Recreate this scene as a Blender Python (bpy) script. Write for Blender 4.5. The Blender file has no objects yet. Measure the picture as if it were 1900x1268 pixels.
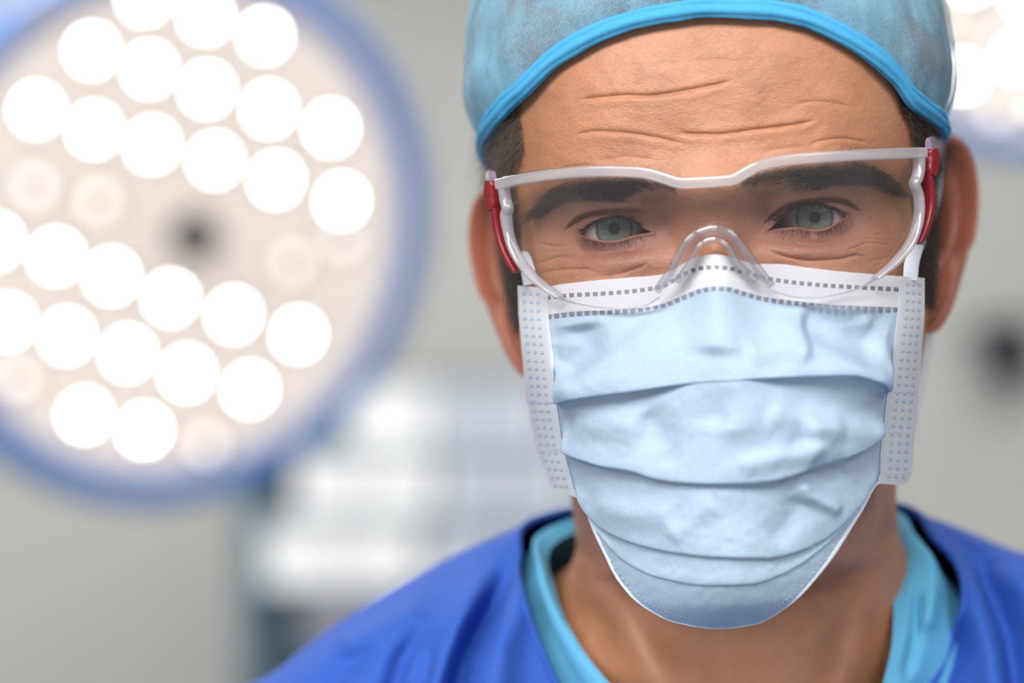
import bpy, math, random
import numpy as np
from mathutils import Vector

random.seed(7)
rng = np.random.default_rng(7)
scene = bpy.context.scene
COL = scene.collection

# ------------------------------------------------------------------ camera, world, lights, exposure
EYE = np.array([0.0, 0.0, 1.65])            # midpoint between the person's eyes, metres
CAM = np.array([-64.4, -768.0, -37.7])      # camera, millimetres from EYE
FPX = 1900 * 85 / 36.0
cam_data = bpy.data.cameras.new('camera')
cam_data.lens = 85.0
cam_data.sensor_width = 36.0
cam_data.clip_start = 0.02
cam_data.dof.use_dof = True
cam_data.dof.focus_distance = 0.768
cam_data.dof.aperture_fstop = 3.6
camera = bpy.data.objects.new('camera', cam_data)
camera.location = (EYE + CAM * 0.001).tolist()
camera.rotation_euler = (math.radians(90), 0, 0)
COL.objects.link(camera)
scene.camera = camera

world = bpy.data.worlds.new('room_light')
scene.world = world
world.use_nodes = True
world.node_tree.nodes['Background'].inputs[0].default_value = (0.90, 0.95, 1.0, 1)
world.node_tree.nodes['Background'].inputs[1].default_value = 0.44

def area_light(name, loc, target, size, power, color=(1, 1, 1), size_y=None):
    l = bpy.data.lights.new(name, 'AREA')
    l.energy = power
    l.size = size
    if size_y:
        l.shape = 'RECTANGLE'
        l.size_y = size_y
    l.color = color
    o = bpy.data.objects.new(name, l)
    o.location = loc
    d = Vector(target) - Vector(loc)
    o.rotation_euler = d.to_track_quat('-Z', 'Y').to_euler()
    COL.objects.link(o)
    return o

CEIL = 2.90
PANELS = [(-0.60, -1.75, 62, 'square ceiling light panel in front of the man, nearest the camera'),
          (-2.2, -1.8, 46, 'square ceiling light panel left of the camera'),
          (1.25, -1.8, 20, 'square ceiling light panel right of the camera'),
          (-0.9, 2.3, 40, 'square ceiling light panel behind the man on the left'),
          (1.3, 2.6, 12, 'square ceiling light panel behind the man on the right')]
for _x, _y, _w, _l in PANELS:
    area_light('ceiling_panel_light', (_x, _y, CEIL - 0.03), (_x, _y, 0), 1.15, _w, (1.0, 0.97, 0.93), 1.15)
scene.cycles.max_bounces = 6
scene.cycles.diffuse_bounces = 3
scene.cycles.glossy_bounces = 3
scene.cycles.transmission_bounces = 3
scene.cycles.transparent_max_bounces = 14
scene.cycles.caustics_reflective = False
scene.cycles.caustics_refractive = False
scene.cycles.use_light_tree = False
scene.cycles.sample_clamp_indirect = 4.0
scene.cycles.adaptive_threshold = 0.02

scene.view_settings.view_transform = 'Standard'
scene.view_settings.look = 'None'
scene.view_settings.gamma = 1.0
scene.view_settings.use_curve_mapping = False
scene.view_settings.exposure = 0.36

# ------------------------------------------------------------------ coordinates
def rot(axis, deg):
    a = math.radians(deg); c, s = math.cos(a), math.sin(a)
    if axis == 'x': return np.array([[1, 0, 0], [0, c, -s], [0, s, c]])
    if axis == 'y': return np.array([[c, 0, s], [0, 1, 0], [-s, 0, c]])
    return np.array([[c, -s, 0], [s, c, 0], [0, 0, 1]])
HR = rot('z', -5.3) @ rot('x', 3.0) @ rot('y', -3.37)   # head turned to the camera, tipped and rolled a little
CAM_L = HR.T @ CAM

def head_to_world(p):                       # head millimetres -> world metres
    p = np.asarray(p, float)
    return p @ HR.T * 0.001 + EYE
def body_to_world(p):                       # unrotated millimetres from EYE -> world metres
    return np.asarray(p, float) * 0.001 + EYE
def project(p):                             # head mm -> measured picture position
    w = np.asarray(p, float) @ HR.T - CAM
    return 950 + FPX * w[..., 0] / w[..., 1], 634 - FPX * w[..., 2] / w[..., 1]
def at_depth(px, py, y):                    # head-space x, z where the sight line meets head depth y
    px, py = np.broadcast_arrays(np.asarray(px, float), np.asarray(py, float))
    d = np.stack([(px - 950) / FPX, np.ones_like(px), (634 - py) / FPX], -1) @ HR
    t = (y - CAM_L[1]) / d[..., 1]
    return CAM_L[0] + d[..., 0] * t, CAM_L[2] + d[..., 2] * t
def on_surface(px, py, fn, it=40, y0=0.0):  # where the sight line meets y = fn(x, z)
    px = np.asarray(px, float); py = np.asarray(py, float)
    y = np.full(np.broadcast(px, py).shape, float(y0))
    for _ in range(it):
        x, z = at_depth(px, py, y)
        y = 0.45 * y + 0.55 * fn(x, z)
    x, z = at_depth(px, py, y)
    return np.stack([x, y, z], -1)

def pchip_exact(xk, yk, x):
    xk = np.asarray(xk, float); yk = np.asarray(yk, float)
    h = np.diff(xk); d = np.diff(yk) / h
    m = np.zeros_like(yk)
    m[0], m[-1] = d[0], d[-1]
    for i in range(1, len(xk) - 1):
        if d[i - 1] * d[i] > 0:
            w1 = 2 * h[i] + h[i - 1]; w2 = h[i] + 2 * h[i - 1]
            m[i] = (w1 + w2) / (w1 / d[i - 1] + w2 / d[i])
    x = np.clip(x, xk[0], xk[-1])
    i = np.clip(np.searchsorted(xk, x, side='right') - 1, 0, len(xk) - 2)
    t = (x - xk[i]) / h[i]
    return ((2*t**3 - 3*t**2 + 1) * yk[i] + (t**3 - 2*t**2 + t) * h[i] * m[i]
            + (-2*t**3 + 3*t**2) * yk[i+1] + (t**3 - t**2) * h[i] * m[i+1])

_LUT = {}
def pchip(xk, yk, x):                       # tabulated, then looked up
    xk = np.asarray(xk, float); yk = np.asarray(yk, float)
    key = (xk.tobytes(), yk.tobytes())
    if key not in _LUT:
        g = np.linspace(xk[0], xk[-1], 3000)
        _LUT[key] = (g, pchip_exact(xk, yk, g))
    g, v = _LUT[key]
    i = np.clip((np.asarray(x, float) - g[0]) * (2999 / (g[-1] - g[0])), 0, 2998.9999)
    j = i.astype(np.int32); f = i - j
    return v[j] * (1 - f) + v[j + 1] * f

def smooth(e0, e1, x):
    t = np.clip((x - e0) / (e1 - e0), 0, 1)
    return t * t * (3 - 2 * t)

def spline(pts, n, closed=False):           # centripetal-ish Catmull-Rom resampled evenly
    P = np.asarray(pts, float)
    if closed: Q = np.vstack([P[-1:], P, P[:2]])
    else: Q = np.vstack([2 * P[0] - P[1], P, 2 * P[-1] - P[-2]])
    out = []
    for i in range(1, len(Q) - 2):
        t = np.linspace(0, 1, 24, endpoint=False)[:, None]
        p0, p1, p2, p3 = Q[i-1], Q[i], Q[i+1], Q[i+2]
        out.append(0.5 * ((2*p1) + (-p0 + p2)*t + (2*p0 - 5*p1 + 4*p2 - p3)*t**2 + (-p0 + 3*p1 - 3*p2 + p3)*t**3))
    out = np.vstack(out + [Q[-2][None]])
    s = np.concatenate([[0], np.cumsum(np.linalg.norm(np.diff(out, axis=0), axis=1))])
    u = np.linspace(0, s[-1], n + 1 if closed else n)
    r = np.stack([np.interp(u, s, out[:, k]) for k in range(out.shape[1])], -1)
    return r[:-1] if closed else r

def fbm(x, y, seed=0, octaves=4):           # smooth value noise, about -1..1
    r = np.random.default_rng(seed)
    tot = 0; amp = 1.0
    for o in range(octaves):
        g = r.uniform(-1, 1, (64, 64))
        xi = np.floor(x).astype(int); yi = np.floor(y).astype(int)
        fx = x - xi; fy = y - yi
        fx = fx*fx*(3-2*fx); fy = fy*fy*(3-2*fy)
        v = ((g[xi % 64, yi % 64]*(1-fx) + g[(xi+1) % 64, yi % 64]*fx)*(1-fy)
             + (g[xi % 64, (yi+1) % 64]*(1-fx) + g[(xi+1) % 64, (yi+1) % 64]*fx)*fy)
        tot = tot + amp * v
        x = x * 2.03 + 11.3; y = y * 2.03 + 5.7; amp *= 0.5
    return tot / 1.6

# ------------------------------------------------------------------ mesh helpers
def link(name, me, mat, parent=None):
    o = bpy.data.objects.new(name, me)
    COL.objects.link(o)
    if mat is not None:
        me.materials.append(mat)
    if parent is not None:
        o.parent = parent
        o.matrix_parent_inverse = parent.matrix_basis.inverted()
    return o

def raw_mesh(name, V, F, mat, parent=None, flat=False, color=None, matrix_done=True):
    V = np.asarray(V, np.float32)
    me = bpy.data.meshes.new(name)
    F = [np.asarray(f, np.int32) for f in (F if isinstance(F, list) else [F])]
    F = [f for f in F if len(f)]
    nl = sum(f.size for f in F); nf = sum(len(f) for f in F)
    me.vertices.add(len(V)); me.vertices.foreach_set('co', V.ravel())
    me.loops.add(nl); me.polygons.add(nf)
    me.loops.foreach_set('vertex_index', np.concatenate([f.ravel() for f in F]))
    st = []; off = 0
    for f in F:
        st.append(off + np.arange(len(f)) * f.shape[1]); off += f.size
    me.polygons.foreach_set('loop_start', np.concatenate(st).astype(np.int32))
    me.polygons.foreach_set('use_smooth', np.full(nf, not flat))
    me.update(calc_edges=True)
    if color is not None:
        at = me.attributes.new('tone', 'FLOAT_COLOR', 'POINT')
        at.data.foreach_set('color', np.asarray(color, np.float32).ravel())
    me.validate()
    return link(name, me, mat, parent)

def grid_faces(r, c, wrap=False, off=0, flip=False):
    i = np.arange(r - 1)[:, None]; j = np.arange(c if wrap else c - 1)[None, :]
    j2 = (j + 1) % c
    q = np.stack([i*c + j, i*c + j2, (i+1)*c + j2, (i+1)*c + j], -1).reshape(-1, 4) + off
    return q[:, ::-1] if flip else q

class MB:                                   # collects shapes for ONE mesh
    def __init__(s): s.V = []; s.F4 = []; s.F3 = []; s.n = 0
    def add(s, V, F4=None, F3=None):
        if F4 is not None and len(F4): s.F4.append(np.asarray(F4) + s.n)
        if F3 is not None and len(F3): s.F3.append(np.asarray(F3) + s.n)
        V = np.asarray(V, float).reshape(-1, 3); s.V.append(V); s.n += len(V)
        return s
    def grid(s, P, wrap=False, flip=False, caps=False):
        r, c = P.shape[:2]
        s.add(P.reshape(-1, 3), grid_faces(r, c, wrap, 0, flip))
        if caps:
            for k, ring in ((0, P[0]), (1, P[-1])):
                j = np.arange(c); j2 = (j + 1) % c
                f = np.stack([np.full(c, c), j2, j], -1)
                if k: f = f[:, ::-1]
                s.add(np.vstack([ring, ring.mean(0)]), None, f)
        return s
    def sweep(s, path, profile, ref=(0, 0, 1), scale=None, closed=False, caps=True):
        P = np.asarray(path, float); prof = np.asarray(profile, float)
        T = np.roll(P, -1, 0) - np.roll(P, 1, 0) if closed else np.gradient(P, axis=0)
        T /= np.linalg.norm(T, axis=1, keepdims=True) + 1e-12
        ref = np.asarray(ref, float)
        if ref.ndim == 1: ref = np.repeat(ref[None], len(P), 0)
        N = ref - (ref * T).sum(1, keepdims=True) * T
        N /= np.linalg.norm(N, axis=1, keepdims=True) + 1e-12
        B = np.cross(T, N)
        sc = np.ones((len(P), 2)) if scale is None else np.asarray(scale, float)
        if sc.ndim == 1: sc = np.stack([sc, sc], -1)
        G = (P[:, None] + N[:, None] * prof[None, :, 0:1] * sc[:, None, 0:1]
             + B[:, None] * prof[None, :, 1:2] * sc[:, None, 1:2])
        if closed: G = np.concatenate([G, G[:1]], 0)
        return s.grid(G, True, caps=caps and not closed)
    def box(s, lo, hi, bevel=0.0, xf=None):
        lo = np.asarray(lo, float); hi = np.asarray(hi, float)
        b = min(bevel, (hi - lo).min() * 0.45)
        if b <= 0:
            V = np.array([[x, y, z] for z in (lo[2], hi[2]) for y in (lo[1], hi[1]) for x in (lo[0], hi[0])])
            F = [[0,2,3,1],[4,5,7,6],[0,1,5,4],[2,6,7,3],[0,4,6,2],[1,3,7,5]]
            return s.add(V if xf is None else xf(V), F)
        V = []; idx = {}
        for sx in (0, 1):
            for sy in (0, 1):
                for sz in (0, 1):
                    c = np.array([(lo, hi)[sx][0], (lo, hi)[sy][1], (lo, hi)[sz][2]])
                    d = np.array([1 - 2*sx, 1 - 2*sy, 1 - 2*sz]) * b
                    for a in range(3):
                        v = c + d; v[a] = c[a]
                        idx[(sx, sy, sz, a)] = len(V); V.append(v)
        F4 = []; F3 = []
        def I(k, a): return idx[(*k, a)]
        for a in range(3):
            o1, o2 = (a + 1) % 3, (a + 2) % 3
            for sa in (0, 1):
                q = []
                for p, r in ((0,0),(1,0),(1,1),(0,1)):
                    k = [0,0,0]; k[a] = sa; k[o1] = p; k[o2] = r; q.append(I(k, a))
                F4.append(q if sa else q[::-1])
            for p in (0, 1):
                for r in (0, 1):
                    k0 = [0,0,0]; k0[o1] = p; k0[o2] = r; k1 = list(k0); k1[a] = 1
                    q = [I(k0, o1), I(k1, o1), I(k1, o2), I(k0, o2)]
                    F4.append(q if p != r else q[::-1])
        for k in ((x, y, z) for x in (0,1) for y in (0,1) for z in (0,1)):
            t = [I(k, 0), I(k, 1), I(k, 2)]
            F3.append(t if sum(k) % 2 else t[::-1])
        V = np.array(V)
        return s.add(V if xf is None else xf(V), F4, F3)
    def lathe(s, prof, center=(0,0,0), axis=(0,0,1), n=48):
        ax = np.asarray(axis, float); ax /= np.linalg.norm(ax)
        h = np.array([1.0, 0, 0]) if abs(ax[0]) < 0.9 else np.array([0, 1.0, 0])
        u = np.cross(h, ax); u /= np.linalg.norm(u); v = np.cross(ax, u)
        a = np.linspace(0, 2*np.pi, n, endpoint=False)
        ring = np.cos(a)[:, None]*u + np.sin(a)[:, None]*v
        pr = np.asarray(prof, float)
        G = np.asarray(center, float) + pr[:, 0][:, None, None]*ring[None] + pr[:, 1][:, None, None]*ax
        return s.grid(G, True)
    def build(s, name, mat, parent=None, xf=None, flat=False, color=None):
        V = np.vstack(s.V)
        if xf is not None: V = xf(V)
        F = []
        if s.F4: F.append(np.vstack(s.F4))
        if s.F3: F.append(np.vstack(s.F3))
        return raw_mesh(name, V, F, mat, parent, flat, color)

def circle(n, rx, ry=None, p=2.0):
    a = np.linspace(0, 2*np.pi, n, endpoint=False)
    ry = rx if ry is None else ry
    c, s_ = np.cos(a), np.sin(a)
    return np.stack([rx*np.sign(c)*np.abs(c)**(2/p), ry*np.sign(s_)*np.abs(s_)**(2/p)], -1)

def strands(roots, dirs, lengths, radius, curl, nseg=5):
    """thin tapered three-sided hairs: roots (n,3), dirs (n,3), lengths (n), curl (n,3) bends the tip"""
    n = len(roots)
    t = np.linspace(0, 1, nseg)
    P = (roots[:, None] + dirs[:, None] * (lengths[:, None] * t)[..., None]
         + curl[:, None] * (lengths[:, None] * t**2)[..., None])
    T = np.gradient(P, axis=1); T /= np.linalg.norm(T, axis=2, keepdims=True) + 1e-9
    ref = np.array([0.31, -0.9, 0.3]); N = np.cross(T, ref); N /= np.linalg.norm(N, axis=2, keepdims=True) + 1e-9
    B = np.cross(T, N)
    rad = np.asarray(radius)[:, None] * (1 - 0.85 * t**1.5)[None]
    G = []
    for k in range(3):
        a = 2*np.pi*k/3
        G.append(P + (math.cos(a)*N + math.sin(a)*B) * rad[..., None])
    G = np.stack(G, 2)                                    # n, seg, 3, 3
    V = G.reshape(-1, 3)
    b = (np.arange(n)*nseg*3)[:, None, None]
    i = (np.arange(nseg-1)*3)[None, :, None]; j = np.arange(3)[None, None, :]
    q = np.stack([b+i+j, b+i+(j+1) % 3, b+i+3+(j+1) % 3, b+i+3+j], -1).reshape(-1, 4)
    return V, q

def empty(name, loc, label=None, cat=None, group=None):
    o = bpy.data.objects.new(name, None)
    o.location = [float(v) for v in loc]
    o.empty_display_size = 0.05
    COL.objects.link(o)
    tag(o, label, cat, group)
    return o
def tag(o, label=None, cat=None, group=None, kind=None):
    if label: o['label'] = label
    if cat: o['category'] = cat
    if group: o['group'] = group
    if kind: o['kind'] = kind
    return o

# ------------------------------------------------------------------ materials
def new_mat(name):
    m = bpy.data.materials.new(name); m.use_nodes = True
    nt = m.node_tree; nt.nodes.clear()
    out = nt.nodes.new('ShaderNodeOutputMaterial')
    return m, nt, out
def N(nt, t, **kw):
    n = nt.nodes.new('ShaderNode' + t)
    for k, v in kw.items():
        if k.startswith('_'): setattr(n, k[1:], v)
        else: n.inputs[k.replace('__', ' ')].default_value = v
    return n
def L(nt, a, b): nt.links.new(a, b)
def ramp(nt, fac, stops):
    r = nt.nodes.new('ShaderNodeValToRGB')
    e = r.color_ramp.elements
    while len(e) < len(stops): e.new(0.5)
    for el, (p, c) in zip(e, stops):
        el.position = p; el.color = (*c, 1) if len(c) == 3 else c
    L(nt, fac, r.inputs[0]); return r
def srgb(r, g, b):
    f = lambda v: (v/255/12.92) if v/255 <= 0.04045 else ((v/255 + 0.055)/1.055)**2.4
    return (f(r), f(g), f(b))
def coords(nt, scale):
    tc = N(nt, 'TexCoord'); mp = N(nt, 'Mapping'); mp.inputs['Scale'].default_value = (scale,)*3 if not hasattr(scale, '__len__') else scale
    L(nt, tc.outputs['Object'], mp.inputs[0]); return mp.outputs[0]
def noise(nt, co, scale, detail=3, rough=0.5):
    n = N(nt, 'TexNoise'); n.inputs['Scale'].default_value = scale; n.inputs['Detail'].default_value = detail
    n.inputs['Roughness'].default_value = rough
    L(nt, co, n.inputs['Vector']); return n.outputs['Fac']
def bump(nt, h, strength, dist, prev=None):
    b = N(nt, 'Bump'); b.inputs['Strength'].default_value = strength; b.inputs['Distance'].default_value = dist
    L(nt, h, b.inputs['Height'])
    if prev is not None: L(nt, prev, b.inputs['Normal'])
    return b.outputs[0]
def mixc(nt, fac, a, b, mode='MIX'):
    m = nt.nodes.new('ShaderNodeMix'); m.data_type = 'RGBA'; m.blend_type = mode
    for sock, v in ((m.inputs[0], fac), (m.inputs[6], a), (m.inputs[7], b)):
        if hasattr(v, 'is_linked') or hasattr(v, 'links'): L(nt, v, sock)
        elif hasattr(v, '__len__'): sock.default_value = (*v, 1) if len(v) == 3 else v
        else: sock.default_value = v
    return m.outputs[2]
def math_n(nt, op, a, b=None):
    m = nt.nodes.new('ShaderNodeMath'); m.operation = op
    for i, v in enumerate((a, b)):
        if v is None: continue
        if hasattr(v, 'links'): L(nt, v, m.inputs[i])
        else: m.inputs[i].default_value = v
    return m.outputs[0]

def plain(name, color, rough=0.5, metal=0.0, var=0.06, scale=30, bmp=0.0, bscale=400, bdist=0.0003, sheen=0, spec=0.5, emit=None):
    m, nt, out = new_mat(name)
    p = N(nt, 'BsdfPrincipled')
    co = coords(nt, 1.0)
    n = noise(nt, co, scale)
    c = mixc(nt, n, tuple(v*(1-var) for v in color), tuple(min(1, v*(1+var)) for v in color))
    L(nt, c, p.inputs['Base Color'])
    p.inputs['Roughness'].default_value = rough; p.inputs['Metallic'].default_value = metal
    p.inputs['Specular IOR Level'].default_value = spec
    if sheen: p.inputs['Sheen Weight'].default_value = sheen
    if bmp: L(nt, bump(nt, noise(nt, co, bscale, 4), bmp, bdist), p.inputs['Normal'])
    if emit: 
        p.inputs['Emission Color'].default_value = (*emit[0], 1); p.inputs['Emission Strength'].default_value = emit[1]
    L(nt, p.outputs[0], out.inputs[0]); return m

def skin_material():
    m, nt, out = new_mat('skin')
    p = N(nt, 'BsdfPrincipled')
    co = coords(nt, 1.0)
    at = N(nt, 'Attribute', _attribute_name='tone')
    sep = N(nt, 'SeparateColor'); L(nt, at.outputs['Color'], sep.inputs[0])
    blot = noise(nt, co, 45, 4, 0.6)
    fine = noise(nt, co, 1000, 3, 0.7)
    base = ramp(nt, blot, [(0.3, srgb(150, 98, 70)), (0.5, srgb(170, 114, 82)), (0.72, srgb(182, 127, 97))]).outputs[0]
    base = mixc(nt, math_n(nt, 'MULTIPLY', fine, 0.42), base, srgb(205, 152, 122))
    red = mixc(nt, math_n(nt, 'MULTIPLY', sep.outputs[2], 0.9), base, srgb(156, 86, 68))
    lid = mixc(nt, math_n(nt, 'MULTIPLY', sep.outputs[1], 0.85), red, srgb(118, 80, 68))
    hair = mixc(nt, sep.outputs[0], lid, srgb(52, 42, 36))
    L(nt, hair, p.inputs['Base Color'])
    p.inputs['Roughness'].default_value = 0.40
    p.inputs['Specular IOR Level'].default_value = 0.55
    p.inputs['Subsurface Weight'].default_value = 0.12
    p.inputs['Subsurface Radius'].default_value = (1.0, 0.4, 0.2)
    p.inputs['Subsurface Scale'].default_value = 0.0022
    lines = coords(nt, (0.55, 0.8, 1.25))
    vor = N(nt, 'TexVoronoi'); vor.inputs['Scale'].default_value = 2300; L(nt, lines, vor.inputs['Vector'])
    nb = bump(nt, vor.outputs['Distance'], 0.45, 0.00016)
    nb = bump(nt, noise(nt, lines, 1350, 3, 0.7), 0.75, 0.00026, nb)
    nb = bump(nt, noise(nt, co, 260, 3), 0.15, 0.0005, nb)
    L(nt, nb, p.inputs['Normal'])
    L(nt, p.outputs[0], out.inputs[0]); return m

def cloth(name, color, var=0.12, rough=0.85, translucent=0.0, see=0.0, fib=1500, spots=None, bscale=1200, bstr=0.4, weave=False):
    m, nt, out = new_mat(name)
    p = N(nt, 'BsdfPrincipled'); p.inputs['Roughness'].default_value = rough
    p.inputs['Specular IOR Level'].default_value = 0.25
    co = coords(nt, 1.0)
    n1 = noise(nt, co, fib, 3, 0.7); n2 = noise(nt, co, 28, 4, 0.6)
    nn = math_n(nt, 'ADD', math_n(nt, 'MULTIPLY', n1, 0.5), math_n(nt, 'MULTIPLY', n2, 0.5))
    c = ramp(nt, nn, [(0.35, tuple(v*(1-var) for v in color)), (0.65, tuple(min(1, v*(1+var)) for v in color))]).outputs[0]
    L(nt, c, p.inputs['Base Color'])
    L(nt, bump(nt, n1, bstr, 0.0002), p.inputs['Normal'])
    sh = p.outputs[0]
    if translucent:
        tr = N(nt, 'BsdfTranslucent'); L(nt, c, tr.inputs[0])
        mx = N(nt, 'MixShader'); mx.inputs[0].default_value = translucent
        L(nt, sh, mx.inputs[1]); L(nt, tr.outputs[0], mx.inputs[2]); sh = mx.outputs[0]
    if see:
        tp = N(nt, 'BsdfTransparent')
        mx = N(nt, 'MixShader')
        n3 = noise(nt, co, 26, 4, 0.6); n4 = noise(nt, co, 1300, 2, 0.6)
        f = ramp(nt, math_n(nt, 'ADD', math_n(nt, 'MULTIPLY', n3, 0.75), math_n(nt, 'MULTIPLY', n4, 0.25)),
                 [(0.36, (see*0.15,)*3), (0.48, (see*0.5,)*3), (0.58, (see,)*3)]).outputs[0]
        L(nt, f, mx.inputs[0]); L(nt, sh, mx.inputs[1]); L(nt, tp.outputs[0], mx.inputs[2]); sh = mx.outputs[0]
    L(nt, sh, out.inputs[0]); return m

def clear_plastic(name, tint=(0.95, 0.95, 0.96), edge=0.9, base=0.035, body=None, body_fac=0.0, rough=0.03):
    """see-through plastic: transparent body, surface gloss that grows towards grazing angles"""
    m, nt, out = new_mat(name)
    tp = N(nt, 'BsdfTransparent'); tp.inputs[0].default_value = (*tint, 1)
    sh = tp.outputs[0]
    if body is not None:
        df = N(nt, 'BsdfDiffuse'); df.inputs[0].default_value = (*body, 1)
        tl = N(nt, 'BsdfTranslucent'); tl.inputs[0].default_value = (*body, 1)
        m0 = N(nt, 'MixShader'); m0.inputs[0].default_value = 0.4
        L(nt, df.outputs[0], m0.inputs[1]); L(nt, tl.outputs[0], m0.inputs[2])
        mx = N(nt, 'MixShader'); mx.inputs[0].default_value = body_fac
        L(nt, sh, mx.inputs[1]); L(nt, m0.outputs[0], mx.inputs[2]); sh = mx.outputs[0]
    lw = N(nt, 'LayerWeight'); lw.inputs['Blend'].default_value = 0.5
    f = math_n(nt, 'ADD', math_n(nt, 'MULTIPLY', math_n(nt, 'POWER', lw.outputs['Facing'], 4.0), edge), base)
    gl = N(nt, 'BsdfGlossy'); gl.inputs['Roughness'].default_value = rough
    mx = N(nt, 'MixShader'); L(nt, f, mx.inputs[0]); L(nt, sh, mx.inputs[1]); L(nt, gl.outputs[0], mx.inputs[2])
    L(nt, mx.outputs[0], out.inputs[0]); return m

def tone_mat(name, rough=0.4, spec=0.5):
    m, nt, out = new_mat(name)
    p = N(nt, 'BsdfPrincipled'); p.inputs['Roughness'].default_value = rough
    p.inputs['Specular IOR Level'].default_value = spec
    at = N(nt, 'Attribute', _attribute_name='tone'); L(nt, at.outputs['Color'], p.inputs['Base Color'])
    L(nt, p.outputs[0], out.inputs[0]); return m

def emitter(name, color, strength):
    m, nt, out = new_mat(name)
    e = N(nt, 'Emission'); e.inputs[0].default_value = (*color, 1); e.inputs[1].default_value = strength
    L(nt, e.outputs[0], out.inputs[0])
    m.cycles.emission_sampling = 'NONE'      # the lamps' own area lights carry the sampling
    return m

M = {}
M['skin'] = skin_material()
M['hair'] = plain('hair_dark', srgb(62, 52, 47), 0.45, var=0.35, scale=900, spec=0.5)
M['brow'] = plain('brow_hair', srgb(80, 68, 60), 0.5, var=0.45, scale=1300)
M['hair_grey'] = plain('hair_greying', srgb(92, 82, 74), 0.45, var=0.4, scale=1100)
M['hair_cap'] = plain('hair_under_cap', srgb(140, 110, 92), 0.6, var=0.25, scale=60, bmp=0.6, bscale=900, bdist=0.0006)
M['lash'] = plain('lash', srgb(28, 22, 20), 0.5, var=0.2)
M['sclera'] = tone_mat('sclera', 0.18)
M['iris'] = tone_mat('iris', 0.45, 0.3)
M['cornea'] = clear_plastic('cornea', (0.99, 0.99, 0.99), 0.5, 0.02, rough=0.01)
M['cap'] = cloth('cap_fabric', srgb(146, 200, 230), 0.12, 0.9, 0.2, 0.62, 1700)
M['capband'] = cloth('cap_band', srgb(84, 178, 230), 0.10, 0.85, 0.2, 0, 1400)
M['mask'] = cloth('mask_fabric', srgb(190, 213, 237), 0.10, 0.9, 0.30, 0, 1500)
M['maskwhite'] = cloth('mask_edge', srgb(234, 239, 247), 0.04, 0.9, 0.30, 0, 1600)
M['weld'] = plain('weld_marks', srgb(122, 122, 130), 0.5, var=0.3, scale=300)
M['weldlight'] = plain('weld_marks_pale', srgb(176, 192, 212), 0.5, var=0.12, scale=300)
M['gown'] = cloth('gown_fabric', srgb(50, 90, 180), 0.08, 0.8, 0.0, 0, 900)
M['scrub'] = cloth('scrub_fabric', srgb(96, 172, 212), 0.08, 0.8, 0.0, 0, 900)
M['lens'] = clear_plastic('goggle_lens', (0.970, 0.965, 0.972), 0.8, 0.035, rough=0.02)
M['rim'] = clear_plastic('goggle_frosted', (0.95, 0.95, 0.98), 0.6, 0.14, srgb(240, 240, 246), 0.38, 0.12)
M['clear'] = clear_plastic('goggle_clear', (0.92, 0.91, 0.94), 1.5, 0.16, srgb(228, 226, 236), 0.13, 0.06)
M['lilac'] = clear_plastic('goggle_temple', (0.90, 0.82, 0.92), 0.5, 0.08, srgb(214, 190, 222), 0.5, 0.1)
M['red'] = plain('red_plastic', srgb(122, 18, 32), 0.35, var=0.06)
M['wall'] = plain('wall_paint', srgb(200, 200, 196), 0.75, var=0.03, scale=3)
M['ceil'] = plain('ceiling_paint', srgb(226, 226, 224), 0.8, var=0.02, scale=3)
M['floor'] = plain('floor_vinyl', srgb(112, 118, 120), 0.35, var=0.06, scale=9)
M['lampwhite'] = plain('lamp_housing', srgb(222, 220, 220), 0.35, var=0.02)
M['lampface'] = plain('lamp_front', srgb(240, 226, 218), 0.5, var=0.02, emit=((1.0, 0.88, 0.81), 0.36))
M['lampblue'] = plain('lamp_rim_blue', srgb(116, 162, 236), 0.4, var=0.05)
M['led'] = emitter('led_light', (1.0, 0.97, 0.93), 16.0)
M['leddim'] = emitter('led_dim', (1.0, 0.93, 0.88), 2.2)
M['bezel'] = plain('led_bezel', srgb(235, 222, 215), 0.3, var=0.02)
M['dark'] = plain('dark_plastic', srgb(20, 18, 20), 0.45, var=0.1)
M['navy'] = plain('dark_blue_plastic', srgb(60, 64, 78), 0.45, var=0.1)
M['steel'] = plain('rack_blue_grey', srgb(104, 130, 146), 0.35, var=0.04)
M['binwhite'] = plain('bin_white', srgb(250, 252, 255), 0.4, var=0.02)  # white stands in for the blurred highlights seen on the rack
M['bingrey'] = plain('bin_grey', srgb(206, 212, 224), 0.4, var=0.03)
M['bindark'] = plain('bin_lilac_grey', srgb(150, 150, 162), 0.4, var=0.03)
M['panel'] = emitter('ceiling_panel_glow', (1.0, 0.97, 0.94), 3.0)
#MARK_STRUCTURE
# ------------------------------------------------------------------ room
def structure(name, mb, mat, parent=None, xf=None):
    o = mb.build(name, mat, parent, xf, flat=True)
    if parent is None: o['kind'] = 'structure'
    return o
WB = 4.30
structure('floor', MB().box((-4.2, -3.2, -0.1), (4.2, WB + 0.1, 0.0)), M['floor'])
structure('ceiling', MB().box((-4.2, -3.2, CEIL), (4.2, WB + 0.1, CEIL + 0.1)), M['ceil'])
structure('wall_back', MB().box((-4.2, WB, 0.0), (4.2, WB + 0.1, CEIL)), M['wall'])
structure('wall_left', MB().box((-4.3, -1.8, 0.0), (-4.2, WB, CEIL)), M['wall'])
structure('wall_right', MB().box((4.2, -1.8, 0.0), (4.3, WB, CEIL)), M['wall'])
structure('baseboard_back', MB().box((-4.2, WB - 0.02, 0.0), (4.2, WB, 0.12), 0.005), M['ceil'])
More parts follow.
